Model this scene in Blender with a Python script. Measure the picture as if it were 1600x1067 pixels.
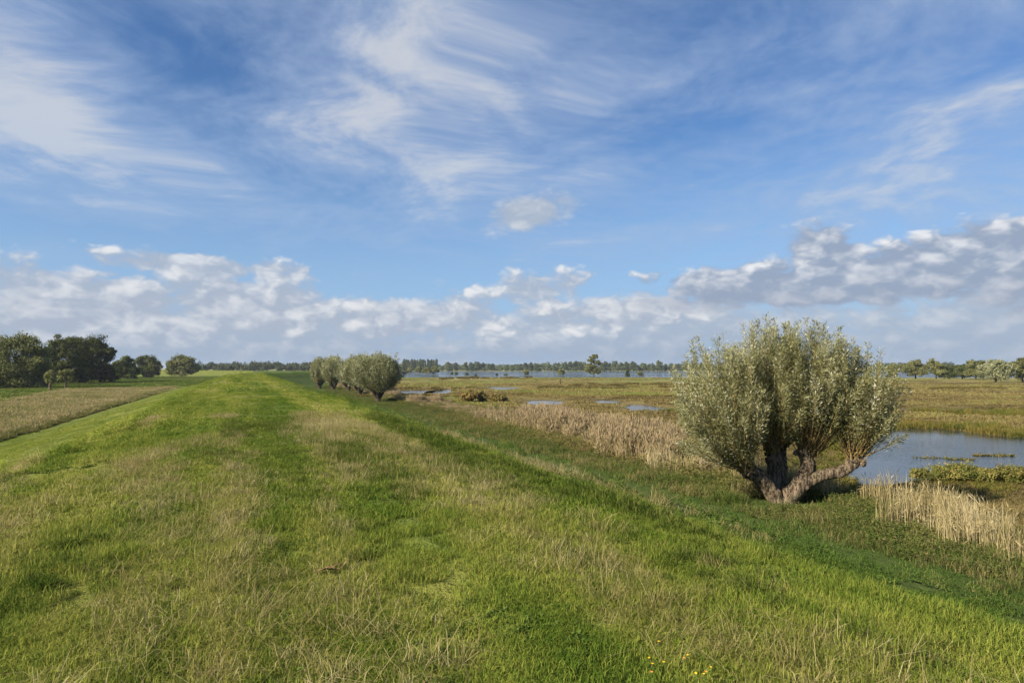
import bpy, math, random
import numpy as np

sc = bpy.context.scene
for o in list(bpy.data.objects):
    bpy.data.objects.remove(o)

# ------------------------------------------------------------------ camera
CAM_H = 5.25                      # eye height above the marsh water (z = 0)
F = 1067.0                        # focal length in pixels of the 1600 px wide photograph
HOR = 574.0                       # photograph row of the horizon
cam_d = bpy.data.cameras.new("camera")
cam_d.sensor_width = 36.0
cam_d.lens = 36.0 * F / 1600.0
cam_d.clip_start = 0.05
cam_d.clip_end = 20000.0
cam = bpy.data.objects.new("camera", cam_d)
sc.collection.objects.link(cam)
cam.location = (0.0, 0.0, CAM_H)
cam.rotation_euler = (math.radians(90.0) + math.atan((HOR - 533.5) / F), 0.0, 0.0)
sc.camera = cam

# ------------------------------------------------------------------ colour management
sc.view_settings.view_transform = 'Standard'
sc.view_settings.look = 'None'
sc.view_settings.gamma = 1.0
sc.view_settings.use_curve_mapping = False
EXPO = 1.08
sc.view_settings.exposure = EXPO

sc.cycles.max_bounces = 5
sc.cycles.diffuse_bounces = 2
sc.cycles.glossy_bounces = 2
sc.cycles.transmission_bounces = 4
sc.cycles.transparent_max_bounces = 8
sc.cycles.use_adaptive_sampling = True
sc.cycles.adaptive_threshold = 0.02
sc.cycles.use_denoising = True
sc.cycles.denoiser = 'OPENIMAGEDENOISE'
sc.cycles.denoising_input_passes = 'RGB_ALBEDO_NORMAL'

# ------------------------------------------------------------------ sun
SUN_AZ, SUN_EL = -124.0, 31.0     # degrees: azimuth from +Y, negative to the left
sun_d = bpy.data.lights.new("sun", 'SUN')
sun_d.energy = 5.0
sun_d.angle = math.radians(0.6)
sun_d.color = (1.0, 0.89, 0.72)
sun = bpy.data.objects.new("sun", sun_d)
sc.collection.objects.link(sun)
sun.location = (-60, -10, 60)
sun.rotation_euler = (math.radians(90.0 - SUN_EL), 0.0, math.radians(180.0 - SUN_AZ))
# a lamp shines along its local -Z: build the rotation from the wanted direction instead of guessing
from mathutils import Vector
_to_sun = Vector((math.sin(math.radians(SUN_AZ)) * math.cos(math.radians(SUN_EL)),
                  math.cos(math.radians(SUN_AZ)) * math.cos(math.radians(SUN_EL)),
                  math.sin(math.radians(SUN_EL))))
sun.rotation_euler = _to_sun.to_track_quat('Z', 'Y').to_euler()

# ------------------------------------------------------------------ node expression helper
class Ex:
    """A socket in a node tree with arithmetic."""
    def __init__(s, g, sock): s.g, s.s = g, sock
    def __add__(a, b): return a.g.m('ADD', a, b)
    def __radd__(a, b): return a.g.m('ADD', b, a)
    def __sub__(a, b): return a.g.m('SUBTRACT', a, b)
    def __rsub__(a, b): return a.g.m('SUBTRACT', b, a)
    def __mul__(a, b): return a.g.m('MULTIPLY', a, b)
    def __rmul__(a, b): return a.g.m('MULTIPLY', b, a)
    def __truediv__(a, b): return a.g.m('DIVIDE', a, b)
    def __rtruediv__(a, b): return a.g.m('DIVIDE', b, a)
    def clamp(a):
        r = a.g.m('ADD', a, 0.0); r.s.node.use_clamp = True; return r

class Graph:
    def __init__(s, tree): s.t = tree
    def node(s, kind, **kw):
        n = s.t.nodes.new(kind)
        for k, v in kw.items(): setattr(n, k, v)
        return n
    def put(s, sock, v):
        if isinstance(v, Ex): s.t.links.new(v.s, sock)
        elif v is not None: sock.default_value = v
    def m(s, op, *a):
        n = s.node('ShaderNodeMath', operation=op)
        for i, v in enumerate(a): s.put(n.inputs[i], v)
        return Ex(s, n.outputs[0])
    def vm(s, op, *a, out=0):
        n = s.node('ShaderNodeVectorMath', operation=op)
        for i, v in enumerate(a):
            if op == 'SCALE' and i == 1: s.put(n.inputs['Scale'], v)
            else: s.put(n.inputs[i], v)
        return Ex(s, n.outputs[out if op not in ('LENGTH', 'DOT_PRODUCT', 'DISTANCE') else 'Value'])
    def xyz(s, x, y, z):
        n = s.node('ShaderNodeCombineXYZ')
        for i, v in enumerate((x, y, z)): s.put(n.inputs[i], v)
        return Ex(s, n.outputs[0])
    def sep(s, v):
        n = s.node('ShaderNodeSeparateXYZ'); s.put(n.inputs[0], v)
        return [Ex(s, o) for o in n.outputs]
    def noise(s, vec, scale, detail=3.0, rough=0.5, dist=0.0, dim='3D', lac=2.0, col=False):
        n = s.node('ShaderNodeTexNoise', noise_dimensions=dim)
        s.put(n.inputs['Vector'], vec)
        n.inputs['Scale'].default_value = scale
        n.inputs['Detail'].default_value = detail
        n.inputs['Roughness'].default_value = rough
        n.inputs['Lacunarity'].default_value = lac
        n.inputs['Distortion'].default_value = dist
        return Ex(s, n.outputs['Color' if col else 'Fac'])
    def ss(s, v, lo, hi, a=0.0, b=1.0, kind='SMOOTHSTEP'):
        n = s.node('ShaderNodeMapRange', interpolation_type=kind, clamp=True) if kind != 'LINEAR' else s.node('ShaderNodeMapRange', clamp=True)
        for i, x in enumerate((v, lo, hi, a, b)): s.put(n.inputs[i], x)
        return Ex(s, n.outputs[0])
    def mix(s, f, a, b, blend='MIX'):
        n = s.node('ShaderNodeMix', data_type='RGBA', blend_type=blend)
        s.put(n.inputs['Factor'], f)
        for sock, v in ((n.inputs[6], a), (n.inputs[7], b)):
            if isinstance(v, tuple) and len(v) == 3: v = v + (1.0,)
            s.put(sock, v)
        return Ex(s, n.outputs[2])
    def ellipse(s, vec, c, r, rot=0.0):
        """1 at the centre of an ellipse, 0 on its rim, negative outside."""
        n = s.node('ShaderNodeMapping', vector_type='TEXTURE')
        s.put(n.inputs['Vector'], vec)
        n.inputs['Location'].default_value = (c[0], c[1], 0)
        n.inputs['Rotation'].default_value = (0, 0, math.radians(rot))
        n.inputs['Scale'].default_value = (r[0], r[1], 1)
        return 1.0 - s.vm('LENGTH', Ex(s, n.outputs[0]))

# ------------------------------------------------------------------ sky
world = bpy.data.worlds.new("World")
sc.world = world
world.use_nodes = True
world.cycles.sampling_method = 'MANUAL'
world.cycles.sample_map_resolution = 512
wt = world.node_tree
wt.nodes.clear()
G = Graph(wt)
SKY_S = 0.05
def lin(c):
    return tuple(((v / 255) / 12.92 if v / 255 <= 0.04045 else ((v / 255 + 0.055) / 1.055) ** 2.4) for v in c)
def cloud_rgb(r, g, b):
    """radiance for the Background node that ends up as this display colour"""
    return tuple(v / 2 ** EXPO / SKY_S for v in lin((r, g, b)))
def ae(px, py):
    """azimuth and elevation in degrees of a direction"""
    return (math.degrees(math.atan((px - 800) / F)), math.degrees(math.atan((HOR - py) / math.hypot(F, px - 800))))
def build_sky():
    sky = G.node('ShaderNodeTexSky', sky_type='NISHITA')
    sky.sun_disc = False
    sky.sun_elevation = math.radians(SUN_EL)
    sky.sun_rotation = math.radians(SUN_AZ)
    sky.altitude = 0.0
    sky.air_density = 1.0
    sky.dust_density = 0.15
    sky.ozone_density = 4.0
    hs = G.node('ShaderNodeHueSaturation')
    hs.inputs['Hue'].default_value = 0.506
    hs.inputs['Saturation'].default_value = 1.16
    hs.inputs['Value'].default_value = 1.20
    wt.links.new(sky.outputs[0], hs.inputs['Color'])
    tc = G.node('ShaderNodeTexCoord')
    d = Ex(G, tc.outputs['Generated'])
    x, y, z = G.sep(d)
    az = G.m('ARCTAN2', x, y) * 57.29578
    el = G.m('ARCSINE', z) * 57.29578
    uv = G.xyz(az, el, 0.0)
    # ---- high veil of cirrus and altocumulus on a flat layer
    zz = G.m('MAXIMUM', z, 0.0) + 0.10
    px_, py_ = x / zz, y / zz
    P = G.xyz(px_, py_, 0.0)
    w1 = G.noise(P, 0.8, 2, 0.5, dim='2D') - 0.5
    Pw = G.xyz(px_ + w1 * 0.9, py_ + w1 * 0.5, 0.0)
    n1 = G.noise(G.vm('MULTIPLY', Pw, (1.1, 1.05, 1.0)), 1.55, 6, 0.58, dim='2D')
    n2 = G.noise(G.vm('MULTIPLY', Pw, (2.2, 2.5, 1.0)), 2.7, 4, 0.60, dim='2D')
    blobs = [ # px centre, px radii, rotation (clockwise in the picture), strength
        ((560, 60), (600, 190), 10, 0.26),
        ((720, 180), (480, 230), 22, 0.28),
        ((0, 40), (300, 200), 25, 0.52),
        ((40, 170), (200, 130), 0, 0.26),
        ((150, 255), (580, 130), 5, 0.44),
        ((620, 250), (520, 110), 8, 0.26),
        ((1250, 30), (620, 170), -4, 0.28),
        ((1480, 190), (480, 210), -18, 0.30),
        ((1350, 320), (640, 90), -3, 0.20),
        ((1060, 250), (190, 120), 0, -0.10),
        ((330, 110), (190, 90), 25, -0.14),
        ((250, 375), (560, 56), 0, -0.22),
    ]
    tot = None
    for (c, r, rot, k) in blobs:
        cu = ae(*c)
        s = 0.0537 * math.cos(math.radians(cu[0])) ** 1.5
        e = G.ss(G.ellipse(uv, cu, (r[0] * s, r[1] * s), -rot), 0.0, 1.0) * k
        tot = e if tot is None else tot + e
    base = G.ss(el, 30.0, 55.0, 0.0, 0.14)           # overhead the same broken veil goes on
    dens = (n1 - 0.5) * 1.60 + (n2 - 0.5) * 0.70 + tot + base
    veil = G.ss(dens, -0.42, 0.85) * 0.90
    thick = G.ss(dens, 0.25, 0.85)
    col = G.mix(thick, cloud_rgb(164, 185, 217), cloud_rgb(206, 211, 220))
    c0 = G.mix(veil * G.ss(el, 3.0, 11.0), Ex(G, hs.outputs[0]), col)
    # ---- pale haze on the lowest few degrees
    c1 = G.mix(G.ss(el, -2.0, 22.0, 0.92, 0.0), c0, cloud_rgb(150, 186, 226))
    # ---- cumulus: one billowy field, read twice (the second time a step towards the sun) for relief
    def field(off):
        q = G.vm('MULTIPLY_ADD', uv, (1.0, 1.7, 1.0), (off[0], off[1], 0.0))
        qx, qy, _ = G.sep(q)
        w = G.noise(q, 0.5, 1, 0.5, dim='2D') - 0.5
        qw = G.xyz(qx + w * 1.6, qy - w * 1.2, 0.0)
        vo = G.node('ShaderNodeTexVoronoi', feature='F1', voronoi_dimensions='2D')
        G.put(vo.inputs['Vector'], qw)
        vo.inputs['Scale'].default_value = 0.30
        vo.inputs['Detail'].default_value = 2.0
        vo.inputs['Roughness'].default_value = 0.5
        vo.inputs['Lacunarity'].default_value = 2.3
        fb = G.noise(qw, 0.27, 5, 0.55, dim='2D')
        return (0.5 - Ex(G, vo.outputs['Distance'])) * 0.80 + (fb - 0.5) * 1.35
    f0 = field((57.2, 9.1))
    f1 = field((57.2 - 0.6, 9.1 + 1.2))
    rel = f0 - f1
    layers = [ # shapes, noise weight, rim softness, dark, lit, opacity, elevation of the base
        # far low bank: soft layers close to the horizon
        ([((250, 520), (900, 104), 0, 1.15), ((1000, 520), (700, 98), 0, 1.1), ((1700, 505), (600, 96), 0, 1.1),
          ((-900, 520), (800, 96), 0, 1.0), ((2700, 515), (800, 90), 0, 0.95), ((832, 331), (100, 38), -8, 1.2)],
         0.55, 0.60, (170, 184, 203), (212, 217, 225), 0.94, -5.0),
        # main bank on the left and in the middle
        ([((30, 474), (430, 76), 0, 1.1), ((380, 480), (220, 70), 0, 1.1), ((640, 494), (250, 52), 0, 0.95), ((850, 454), (150, 44), 0, 0.8),
          ((960, 486), (200, 44), 0, 0.8), ((320, 417), (210, 26), 1, 0.95),
          ((-700, 460), (560, 75), 0, 1.0), ((-1500, 455), (500, 70), 0, 1.0)],
         0.60, 0.36, (172, 184, 202), (236, 237, 239), 0.88, 0.0),
        # big cumulus on the right and one small one high in the middle
        ([((1290, 405), (84, 66), 0, 1.05), ((1170, 446), (230, 46), 0, 1.0), ((1400, 425), (190, 56), -6, 1.1), ((1570, 400), (190, 64), -6, 1.1),
          ((1290, 455), (300, 30), 0, 1.0), ((2050, 420), (380, 70), 0, 1.0), ((2900, 450), (520, 70), 0, 1.0)],
         0.55, 0.32, (152, 166, 188), (244, 244, 245), 0.93, 4.6),
    ]
    cur = c1
    for shapes, amp, soft, dark, lite, op, e0 in layers:
        sh = None
        for (c, r, rot, k) in shapes:
            e = G.ellipse(uv, ae(*c), (r[0] * 0.0537, r[1] * 0.0537), -rot) * k
            sh = e if sh is None else G.m('SMOOTH_MAX', sh, e, 0.25)
        dn = sh + f0 * amp
        a = G.ss(dn, 0.05, 0.05 + soft) * op
        lit = (G.ss(rel, -0.30, 0.70) * 0.72 + G.ss(f0, -0.25, 0.45) * 0.40) * G.ss(dn, 1.4, 0.2, 0.50, 1.0) * G.ss(el, e0, e0 + 3.4, 0.30, 1.0)
        cur = G.mix(a, cur, G.mix(lit, cloud_rgb(*dark), cloud_rgb(*lite)))
    # lowest haze in front of the far bank
    cur = G.mix(G.ss(el, -0.5, 3.6, 0.75, 0.0), cur, cloud_rgb(152, 170, 195))
    bg = G.node('ShaderNodeBackground')
    G.put(bg.inputs['Color'], cur)
    bg.inputs['Strength'].default_value = SKY_S
    out = G.node('ShaderNodeOutputWorld')
    wt.links.new(bg.outputs[0], out.inputs['Surface'])
build_sky()

# ================================================================== helpers
rng = np.random.default_rng(11)
COL = sc.collection

def _hash2(ix, iy, seed):
    h = (ix.astype(np.int64) * 374761393 + iy.astype(np.int64) * 668265263 + seed * 1442695041) & 0xFFFFFFFF
    h = ((h ^ (h >> 13)) * 1274126177) & 0xFFFFFFFF
    return ((h ^ (h >> 16)) & 0xFFFFFF) / float(0xFFFFFF)
def vnoise(x, y, seed=0):
    ix, iy = np.floor(x), np.floor(y)
    fx, fy = x - ix, y - iy
    fx, fy = fx * fx * (3 - 2 * fx), fy * fy * (3 - 2 * fy)
    ix, iy = ix.astype(np.int64), iy.astype(np.int64)
    a, b = _hash2(ix, iy, seed), _hash2(ix + 1, iy, seed)
    c, d = _hash2(ix, iy + 1, seed), _hash2(ix + 1, iy + 1, seed)
    return (a * (1 - fx) + b * fx) * (1 - fy) + (c * (1 - fx) + d * fx) * fy
def fbm(x, y, scale, octaves=4, seed=0):
    t, amp, tot = 0.0, 1.0, 0.0
    x, y = np.asarray(x, float) / scale, np.asarray(y, float) / scale
    for k in range(octaves):
        t = t + vnoise(x + 17.3 * k, y - 9.1 * k, seed + k) * amp
        tot += amp; amp *= 0.5; x = x * 2.03; y = y * 2.03
    return t / tot
def sstep(x, a, b):
    u = np.clip((np.asarray(x, float) - a) / (b - a), 0, 1)
    return u * u * (3 - 2 * u)

def ground_pt(px, py, z):
    """the place on the level z that lies in the photograph's direction px, py"""
    y = (CAM_H - z) * F / (py - HOR)
    return ((px - 800) / F * y, y)

def np_mesh(name, V, quads=None, tris=None, mat=None, attrs=None, smooth=False, fattrs=None):
    me = bpy.data.meshes.new(name)
    V = np.asarray(V, np.float32)
    me.vertices.add(len(V)); me.vertices.foreach_set("co", V.ravel())
    L, st, n = [], [], 0
    for arr, k in ((quads, 4), (tris, 3)):
        if arr is None or len(arr) == 0: continue
        arr = np.asarray(arr, np.int32)
        L.append(arr.ravel()); st.append(n + np.arange(len(arr), dtype=np.int32) * k); n += arr.size
    if L:
        L = np.concatenate(L); st = np.concatenate(st)
        me.loops.add(len(L)); me.loops.foreach_set("vertex_index", L)
        me.polygons.add(len(st)); me.polygons.foreach_set("loop_start", st)
        if smooth: me.polygons.foreach_set("use_smooth", np.ones(len(st), bool))
    for k, v in (attrs or {}).items():
        v = np.asarray(v)
        if v.ndim == 2:
            a = me.attributes.new(k, 'FLOAT_VECTOR', 'POINT'); a.data.foreach_set("vector", v.astype(np.float32).ravel())
        elif v.dtype.kind in 'iu':
            a = me.attributes.new(k, 'INT', 'POINT'); a.data.foreach_set("value", v.astype(np.int32))
        else:
            a = me.attributes.new(k, 'FLOAT', 'POINT'); a.data.foreach_set("value", v.astype(np.float32))
    me.update(calc_edges=True)
    if mat is not None: me.materials.append(mat)
    return me
def link(name, me, parent=None, loc=None):
    o = bpy.data.objects.new(name, me); COL.objects.link(o)
    if parent is not None: o.parent = parent
    if loc is not None: o.location = loc
    return o
def tag(o, label=None, category=None, group=None, kind=None):
    if label: o["label"] = label
    if category: o["category"] = category
    if group: o["group"] = group
    if kind: o["kind"] = kind
    return o
def empty(name, loc, rz=0.0):
    o = bpy.data.objects.new(name, None); COL.objects.link(o)
    o.empty_display_size = 0.3
    o.location = loc; o.rotation_euler = (0, 0, rz)
    return o
def copy_tree(o, parent=None):
    c = o.copy(); COL.objects.link(c); c.parent = parent
    for ch in [k for k in bpy.data.objects if k.parent == o]:
        copy_tree(ch, c)
    return c

class Geo:
    """collects vertices, quads, triangles and a per-vertex random value"""
    def __init__(s): s.V, s.Q, s.T, s.R, s.n = [], [], [], [], 0
    def add(s, V, Q=None, T=None, R=0.5):
        V = np.asarray(V, float)
        if Q is not None and len(Q): s.Q.append(np.asarray(Q, int) + s.n)
        if T is not None and len(T): s.T.append(np.asarray(T, int) + s.n)
        s.R.append(np.broadcast_to(np.asarray(R, float), (len(V),)).copy() if np.ndim(R) < 1 or len(np.atleast_1d(R)) != len(V) else np.asarray(R, float))
        s.V.append(V); s.n += len(V)
    def arrays(s):
        return (np.concatenate(s.V), np.concatenate(s.Q) if s.Q else np.zeros((0, 4), int),
                np.concatenate(s.T) if s.T else np.zeros((0, 3), int), np.concatenate(s.R))
    def mesh(s, name, mat, smooth=False):
        V, Q, T, R = s.arrays()
        return np_mesh(name, V, Q, T, mat, {"rnd": R}, smooth)

def tube(g, pts, rad, sides=8, R=0.5, bumps=0.0, seed=0, cap=True):
    pts = np.asarray(pts, float); rad = np.asarray(rad, float)
    n = len(pts)
    tan = np.gradient(pts, axis=0); tan /= np.linalg.norm(tan, axis=1, keepdims=True) + 1e-9
    ref = np.array([0.31, 0.95, 0.05])
    u = np.cross(tan, ref); u /= np.linalg.norm(u, axis=1, keepdims=True) + 1e-9
    v = np.cross(tan, u)
    a = np.linspace(0, 2 * np.pi, sides, endpoint=False)
    rr = rad[:, None] * np.ones(sides)
    if bumps:
        r2 = np.random.default_rng(seed)
        rid = r2.normal(0, 1, sides)
        rr = rr * (1 + bumps * (0.6 * rid[None, :] + 0.6 * r2.normal(0, 1, (n, sides))))
    V = pts[:, None, :] + rr[..., None] * (np.cos(a)[None, :, None] * u[:, None, :] + np.sin(a)[None, :, None] * v[:, None, :])
    V = V.reshape(-1, 3)
    i = np.arange(n - 1)[:, None] * sides; j = np.arange(sides)[None, :]
    j2 = (j + 1) % sides
    Q = np.stack([i + j, i + j2, i + sides + j2, i + sides + j], -1).reshape(-1, 4)
    T = None
    if cap:
        V = np.vstack([V, pts[-1] + tan[-1] * rad[-1] * 0.5])
        b = (n - 1) * sides
        T = np.stack([b + np.arange(sides), b + (np.arange(sides) + 1) % sides, np.full(sides, n * sides)], -1)
    g.add(V, Q, T, R)

def resample(pts, rad, n):
    pts = np.asarray(pts, float); rad = np.asarray(rad, float)
    t = np.linspace(0, len(pts) - 1, n)
    i = np.clip(np.floor(t).astype(int), 0, len(pts) - 2); f = (t - i)[:, None]
    P = np.vstack([2 * pts[0] - pts[1], pts, 2 * pts[-1] - pts[-2]])
    p0, p1, p2, p3 = P[i], P[i + 1], P[i + 2], P[i + 3]
    out = 0.5 * ((2 * p1) + (-p0 + p2) * f + (2 * p0 - 5 * p1 + 4 * p2 - p3) * f ** 2 + (-p0 + 3 * p1 - 3 * p2 + p3) * f ** 3)
    r = rad[i] * (1 - f[:, 0]) + rad[i + 1] * f[:, 0]
    return out, r

def leaves(g, P, D, length, width, r, N=None, R=None):
    """diamond leaves: centre base P, direction D, facing N"""
    n = len(P)
    D = D / (np.linalg.norm(D, axis=1, keepdims=True) + 1e-9)
    if N is None: N = r.normal(0, 1, (n, 3))
    S = np.cross(D, N); S /= np.linalg.norm(S, axis=1, keepdims=True) + 1e-9
    L = np.broadcast_to(np.asarray(length, float), (n,))[:, None]; W = np.broadcast_to(np.asarray(width, float), (n,))[:, None]
    Nn = np.cross(S, D)
    V = np.stack([P, P + D * L * 0.45 + S * W * 0.5 + Nn * L * 0.05, P + D * L, P + D * L * 0.45 - S * W * 0.5 + Nn * L * 0.05], 1).reshape(-1, 3)
    Q = np.arange(4 * n).reshape(n, 4)
    if R is None: R = r.random(n)
    g.add(V, Q, None, np.repeat(R, 4))

# ================================================================== the lie of the land
TH = math.radians(21.5)
DV = np.array([-math.sin(TH), math.cos(TH)])        # along the dike
NV = np.array([math.cos(TH), math.sin(TH)])         # to its right
def dike_line():
    pts, p, a, s = [], np.array([0.0, 0.0]) - DV * 600, TH, -600.0
    step = 2.0
    while s < 1700:
        pts.append((p[0], p[1], a, s))
        turn = 0.0
        if 150 < s < 205: turn = -math.radians(24.0) / 55
        if 265 < s < 330: turn = math.radians(50.0) / 65
        a += turn * step
        p = p + np.array([-math.sin(a), math.cos(a)]) * step
        s += step
    return np.array(pts)
LINE = dike_line()
def dike_coords(x, y):
    x = np.asarray(x, float).ravel(); y = np.asarray(y, float).ravel()
    t = np.empty(len(x)); s = np.empty(len(x))
    for k in range(0, len(x), 8000):
        dx = x[k:k + 8000, None] - LINE[None, :, 0]; dy = y[k:k + 8000, None] - LINE[None, :, 1]
        i = np.argmin(dx * dx + dy * dy, axis=1)
        j = np.arange(len(i)); a = LINE[i, 2]
        t[k:k + 8000] = dx[j, i] * np.cos(a) + dy[j, i] * np.sin(a)
        s[k:k + 8000] = LINE[i, 3] - dx[j, i] * np.sin(a) + dy[j, i] * np.cos(a)
    return t, s

# ponds: rotated ellipses or a polygon, on the water level z = 0
POND_POLY = np.array([ground_pt(1338, 757, 0), ground_pt(1352, 700, 0), ground_pt(1385, 672, 0), ground_pt(1420, 668, 0), ground_pt(1500, 672, 0),
                      ground_pt(1600, 684, 0), (62, 50), (78, 44), (70, 36), (44, 34.5), (30, 35.0), (23, 34.0), ground_pt(1434, 748, 0), ground_pt(1400, 763, 0)])
POND_EL = []                       # (cx, cy, rx, ry)
def _el(px0, px1, py, dy):
    x0, y0 = ground_pt(px0, py, 0); x1, _ = ground_pt(px1, py, 0)
    POND_EL.append(((x0 + x1) / 2, y0, (x1 - x0) / 2, dy))
_el(980, 1042, 638, 8.0)
_el(820, 878, 629, 7.0)
_el(930, 968, 628, 5.0)
_el(604, 670, 613, 13.0)
_el(672, 712, 611.5, 12.0)
_el(758, 812, 607.5, 15.0)
_el(1446, 1552, 644, 5.0)
LAKE_L = -150.0
def seg_dist(px, py, poly):
    """signed distance to a polygon, negative inside"""
    d = np.full(len(px), 1e9); inside = np.zeros(len(px), bool)
    n = len(poly)
    for i in range(n):
        a, b = poly[i], poly[(i + 1) % n]
        e = b - a
        wx, wy = px - a[0], py - a[1]
        u = np.clip((wx * e[0] + wy * e[1]) / (e @ e), 0, 1)
        d = np.minimum(d, np.hypot(wx - e[0] * u, wy - e[1] * u))
        c = ((a[1] > py) != (b[1] > py)) & (px < (b[0] - a[0]) * (py - a[1]) / (b[1] - a[1] + 1e-12) + a[0])
        inside ^= c
    return np.where(inside, -d, d)
def water_dist(x, y):
    """rough signed distance to the nearest water edge, negative in water"""
    w = (fbm(x, y, 9.0, 3, 5) - 0.5) * 5.0
    d = seg_dist(x, y, POND_POLY) + w * 0.45
    for cx, cy, rx, ry in POND_EL:
        q = np.hypot((x - cx) / rx, (y - cy) / ry) - 1.0
        d = np.minimum(d, q * ry + (fbm(x * .35, y, ry * .6, 3, 15) - .5) * ry * 1.3)
    near = 352 + (fbm(x, y, 70, 3, 9) - 0.5) * 30 - np.clip(x - 120, 0, 400) * 0.12
    far = 930 + (fbm(x, y, 120, 3, 19) - 0.5) * 60
    lk = np.maximum(np.maximum(near - y, y - far), np.maximum(LAKE_L - x, x - 900))
    return np.minimum(d, lk)
def height(x, y, full=False):
    shp = np.shape(x)
    x = np.asarray(x, float).ravel(); y = np.asarray(y, float).ravel()
    t, s = dike_coords(x, y)
    wob = (fbm(x, y, 14, 2, 31) - 0.5) * 0.5
    tt = t + wob
    up = np.clip((13.0 + tt) / 10.8, 0, 1) * (tt < 0) + np.clip((13.6 - tt) / 9.6, 0, 1) * (tt >= 0)
    # rounded brows and toes
    up = np.where(up > 0.84, 1 - (1 - up) ** 2 / 0.32 * 0.5 - 0.04, np.where(up < 0.16, up ** 2 / 0.32, up - 0.08)) / 0.96
    up = np.clip(up, 0, 1)
    up = np.where((tt > -2.2) & (tt < 4.0), 1.0, up)
    right = 0.74 - 0.16 * sstep(t, 13, 19) - 0.38 * sstep(t, 19, 30)
    left = 0.80 - 0.10 * np.exp(-((t + 13.9) / 0.7) ** 2)
    base = np.where(t > 0, right, left)
    marshy = sstep(t, 19, 28)
    base = base + marshy * ((fbm(x, y, 11, 4, 41) - 0.45) * 0.24 + (fbm(x, y, 90, 2, 43) - 0.5) * 0.12)
    base = base + sstep(-t, 18, 30) * (fbm(x, y, 30, 3, 45) - 0.5) * 0.5
    base = np.where((t > 13), np.maximum(base, 0.13), base)
    z = base * (1 - up) + (3.60 - 0.0022 * tt * tt * (np.abs(tt) < 8)) * up
    lump = (fbm(x, y, 2.3, 3, 51) - 0.5) * 0.10 + (fbm(x, y, 0.55, 3, 53) - 0.5) * 0.055
    z = z + lump
    wd = np.where(t > 16, water_dist(x, y), 50.0)
    z = np.where(wd < 7.0, (0.02 + (z - 0.02) * sstep(wd, 0.3, 7.0)) * sstep(wd, -0.4, 0.9) + (-0.55 * sstep(-wd, -0.4, 3.0)) * (1 - sstep(wd, -0.4, 0.9)), z)
    return (z.reshape(shp), t, s, wd) if full else z.reshape(shp)
def gz(x, y):
    return float(height(np.array([x]), np.array([y]))[0])
z_off = 3.60 - gz(0.0, 0.0)
def normals(x, y, e=0.25):
    hx = (height(x + e, y) - height(x - e, y)) / (2 * e)
    hy = (height(x, y + e) - height(x, y - e)) / (2 * e)
    n = np.stack([-hx, -hy, np.ones_like(hx)], -1)
    return n / np.linalg.norm(n, axis=-1, keepdims=True)

TAN_POLY = np.array([ground_pt(272, 604, 0.8), ground_pt(200, 606.5, 0.8), ground_pt(100, 610, 0.8), ground_pt(40, 622, 0.8), ground_pt(0, 634, 0.8),
                     (-70, 55), (-95, 20), (-60, -20), tuple(DV * -20 + NV * -14.4), tuple(DV * 60 + NV * -14.4), tuple(DV * 172 + NV * -14.4)])
def tan_mask(x, y):
    t = np.asarray(x) * NV[0] + np.asarray(y) * NV[1]
    d = seg_dist(x, y, TAN_POLY) + (fbm(x, y, 12, 3, 61) - 0.5) * np.where(t > -19, 0.6, 5.0)
    return sstep(-d, -0.4, 0.9)

# ================================================================== materials
def new_mat(name):
    m = bpy.data.materials.new(name); m.use_nodes = True
    m.node_tree.nodes.clear()
    return m, Graph(m.node_tree)
def geo_pos(g):
    return Ex(g, g.node('ShaderNodeNewGeometry').outputs['Position'])
def attr(g, name, kind='GEOMETRY', out='Fac'):
    n = g.node('ShaderNodeAttribute', attribute_type=kind, attribute_name=name)
    return Ex(g, n.outputs[out])
def finish(g, bsdf):
    o = g.node('ShaderNodeOutputMaterial'); g.t.links.new(bsdf, o.inputs['Surface'])
def leafy(g, col, trans=0.35, rough=0.55, spec=0.25, tcol=None, gl=0.08):
    """thin leaf: diffuse, some light through it, a little sheen"""
    d = g.node('ShaderNodeBsdfDiffuse'); g.put(d.inputs['Color'], col)
    tr = g.node('ShaderNodeBsdfTranslucent'); g.put(tr.inputs['Color'], tcol if tcol is not None else col)
    mx = g.node('ShaderNodeMixShader'); mx.inputs[0].default_value = trans
    g.t.links.new(d.outputs[0], mx.inputs[1]); g.t.links.new(tr.outputs[0], mx.inputs[2])
    if gl <= 0:
        finish(g, mx.outputs[0]); return
    gs = g.node('ShaderNodeBsdfGlossy'); gs.inputs['Roughness'].default_value = rough
    gs.inputs['Color'].default_value = (0.9, 0.92, 0.95, 1)
    m2 = g.node('ShaderNodeMixShader'); m2.inputs[0].default_value = gl
    g.t.links.new(mx.outputs[0], m2.inputs[1]); g.t.links.new(gs.outputs[0], m2.inputs[2])
    finish(g, m2.outputs[0])

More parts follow.
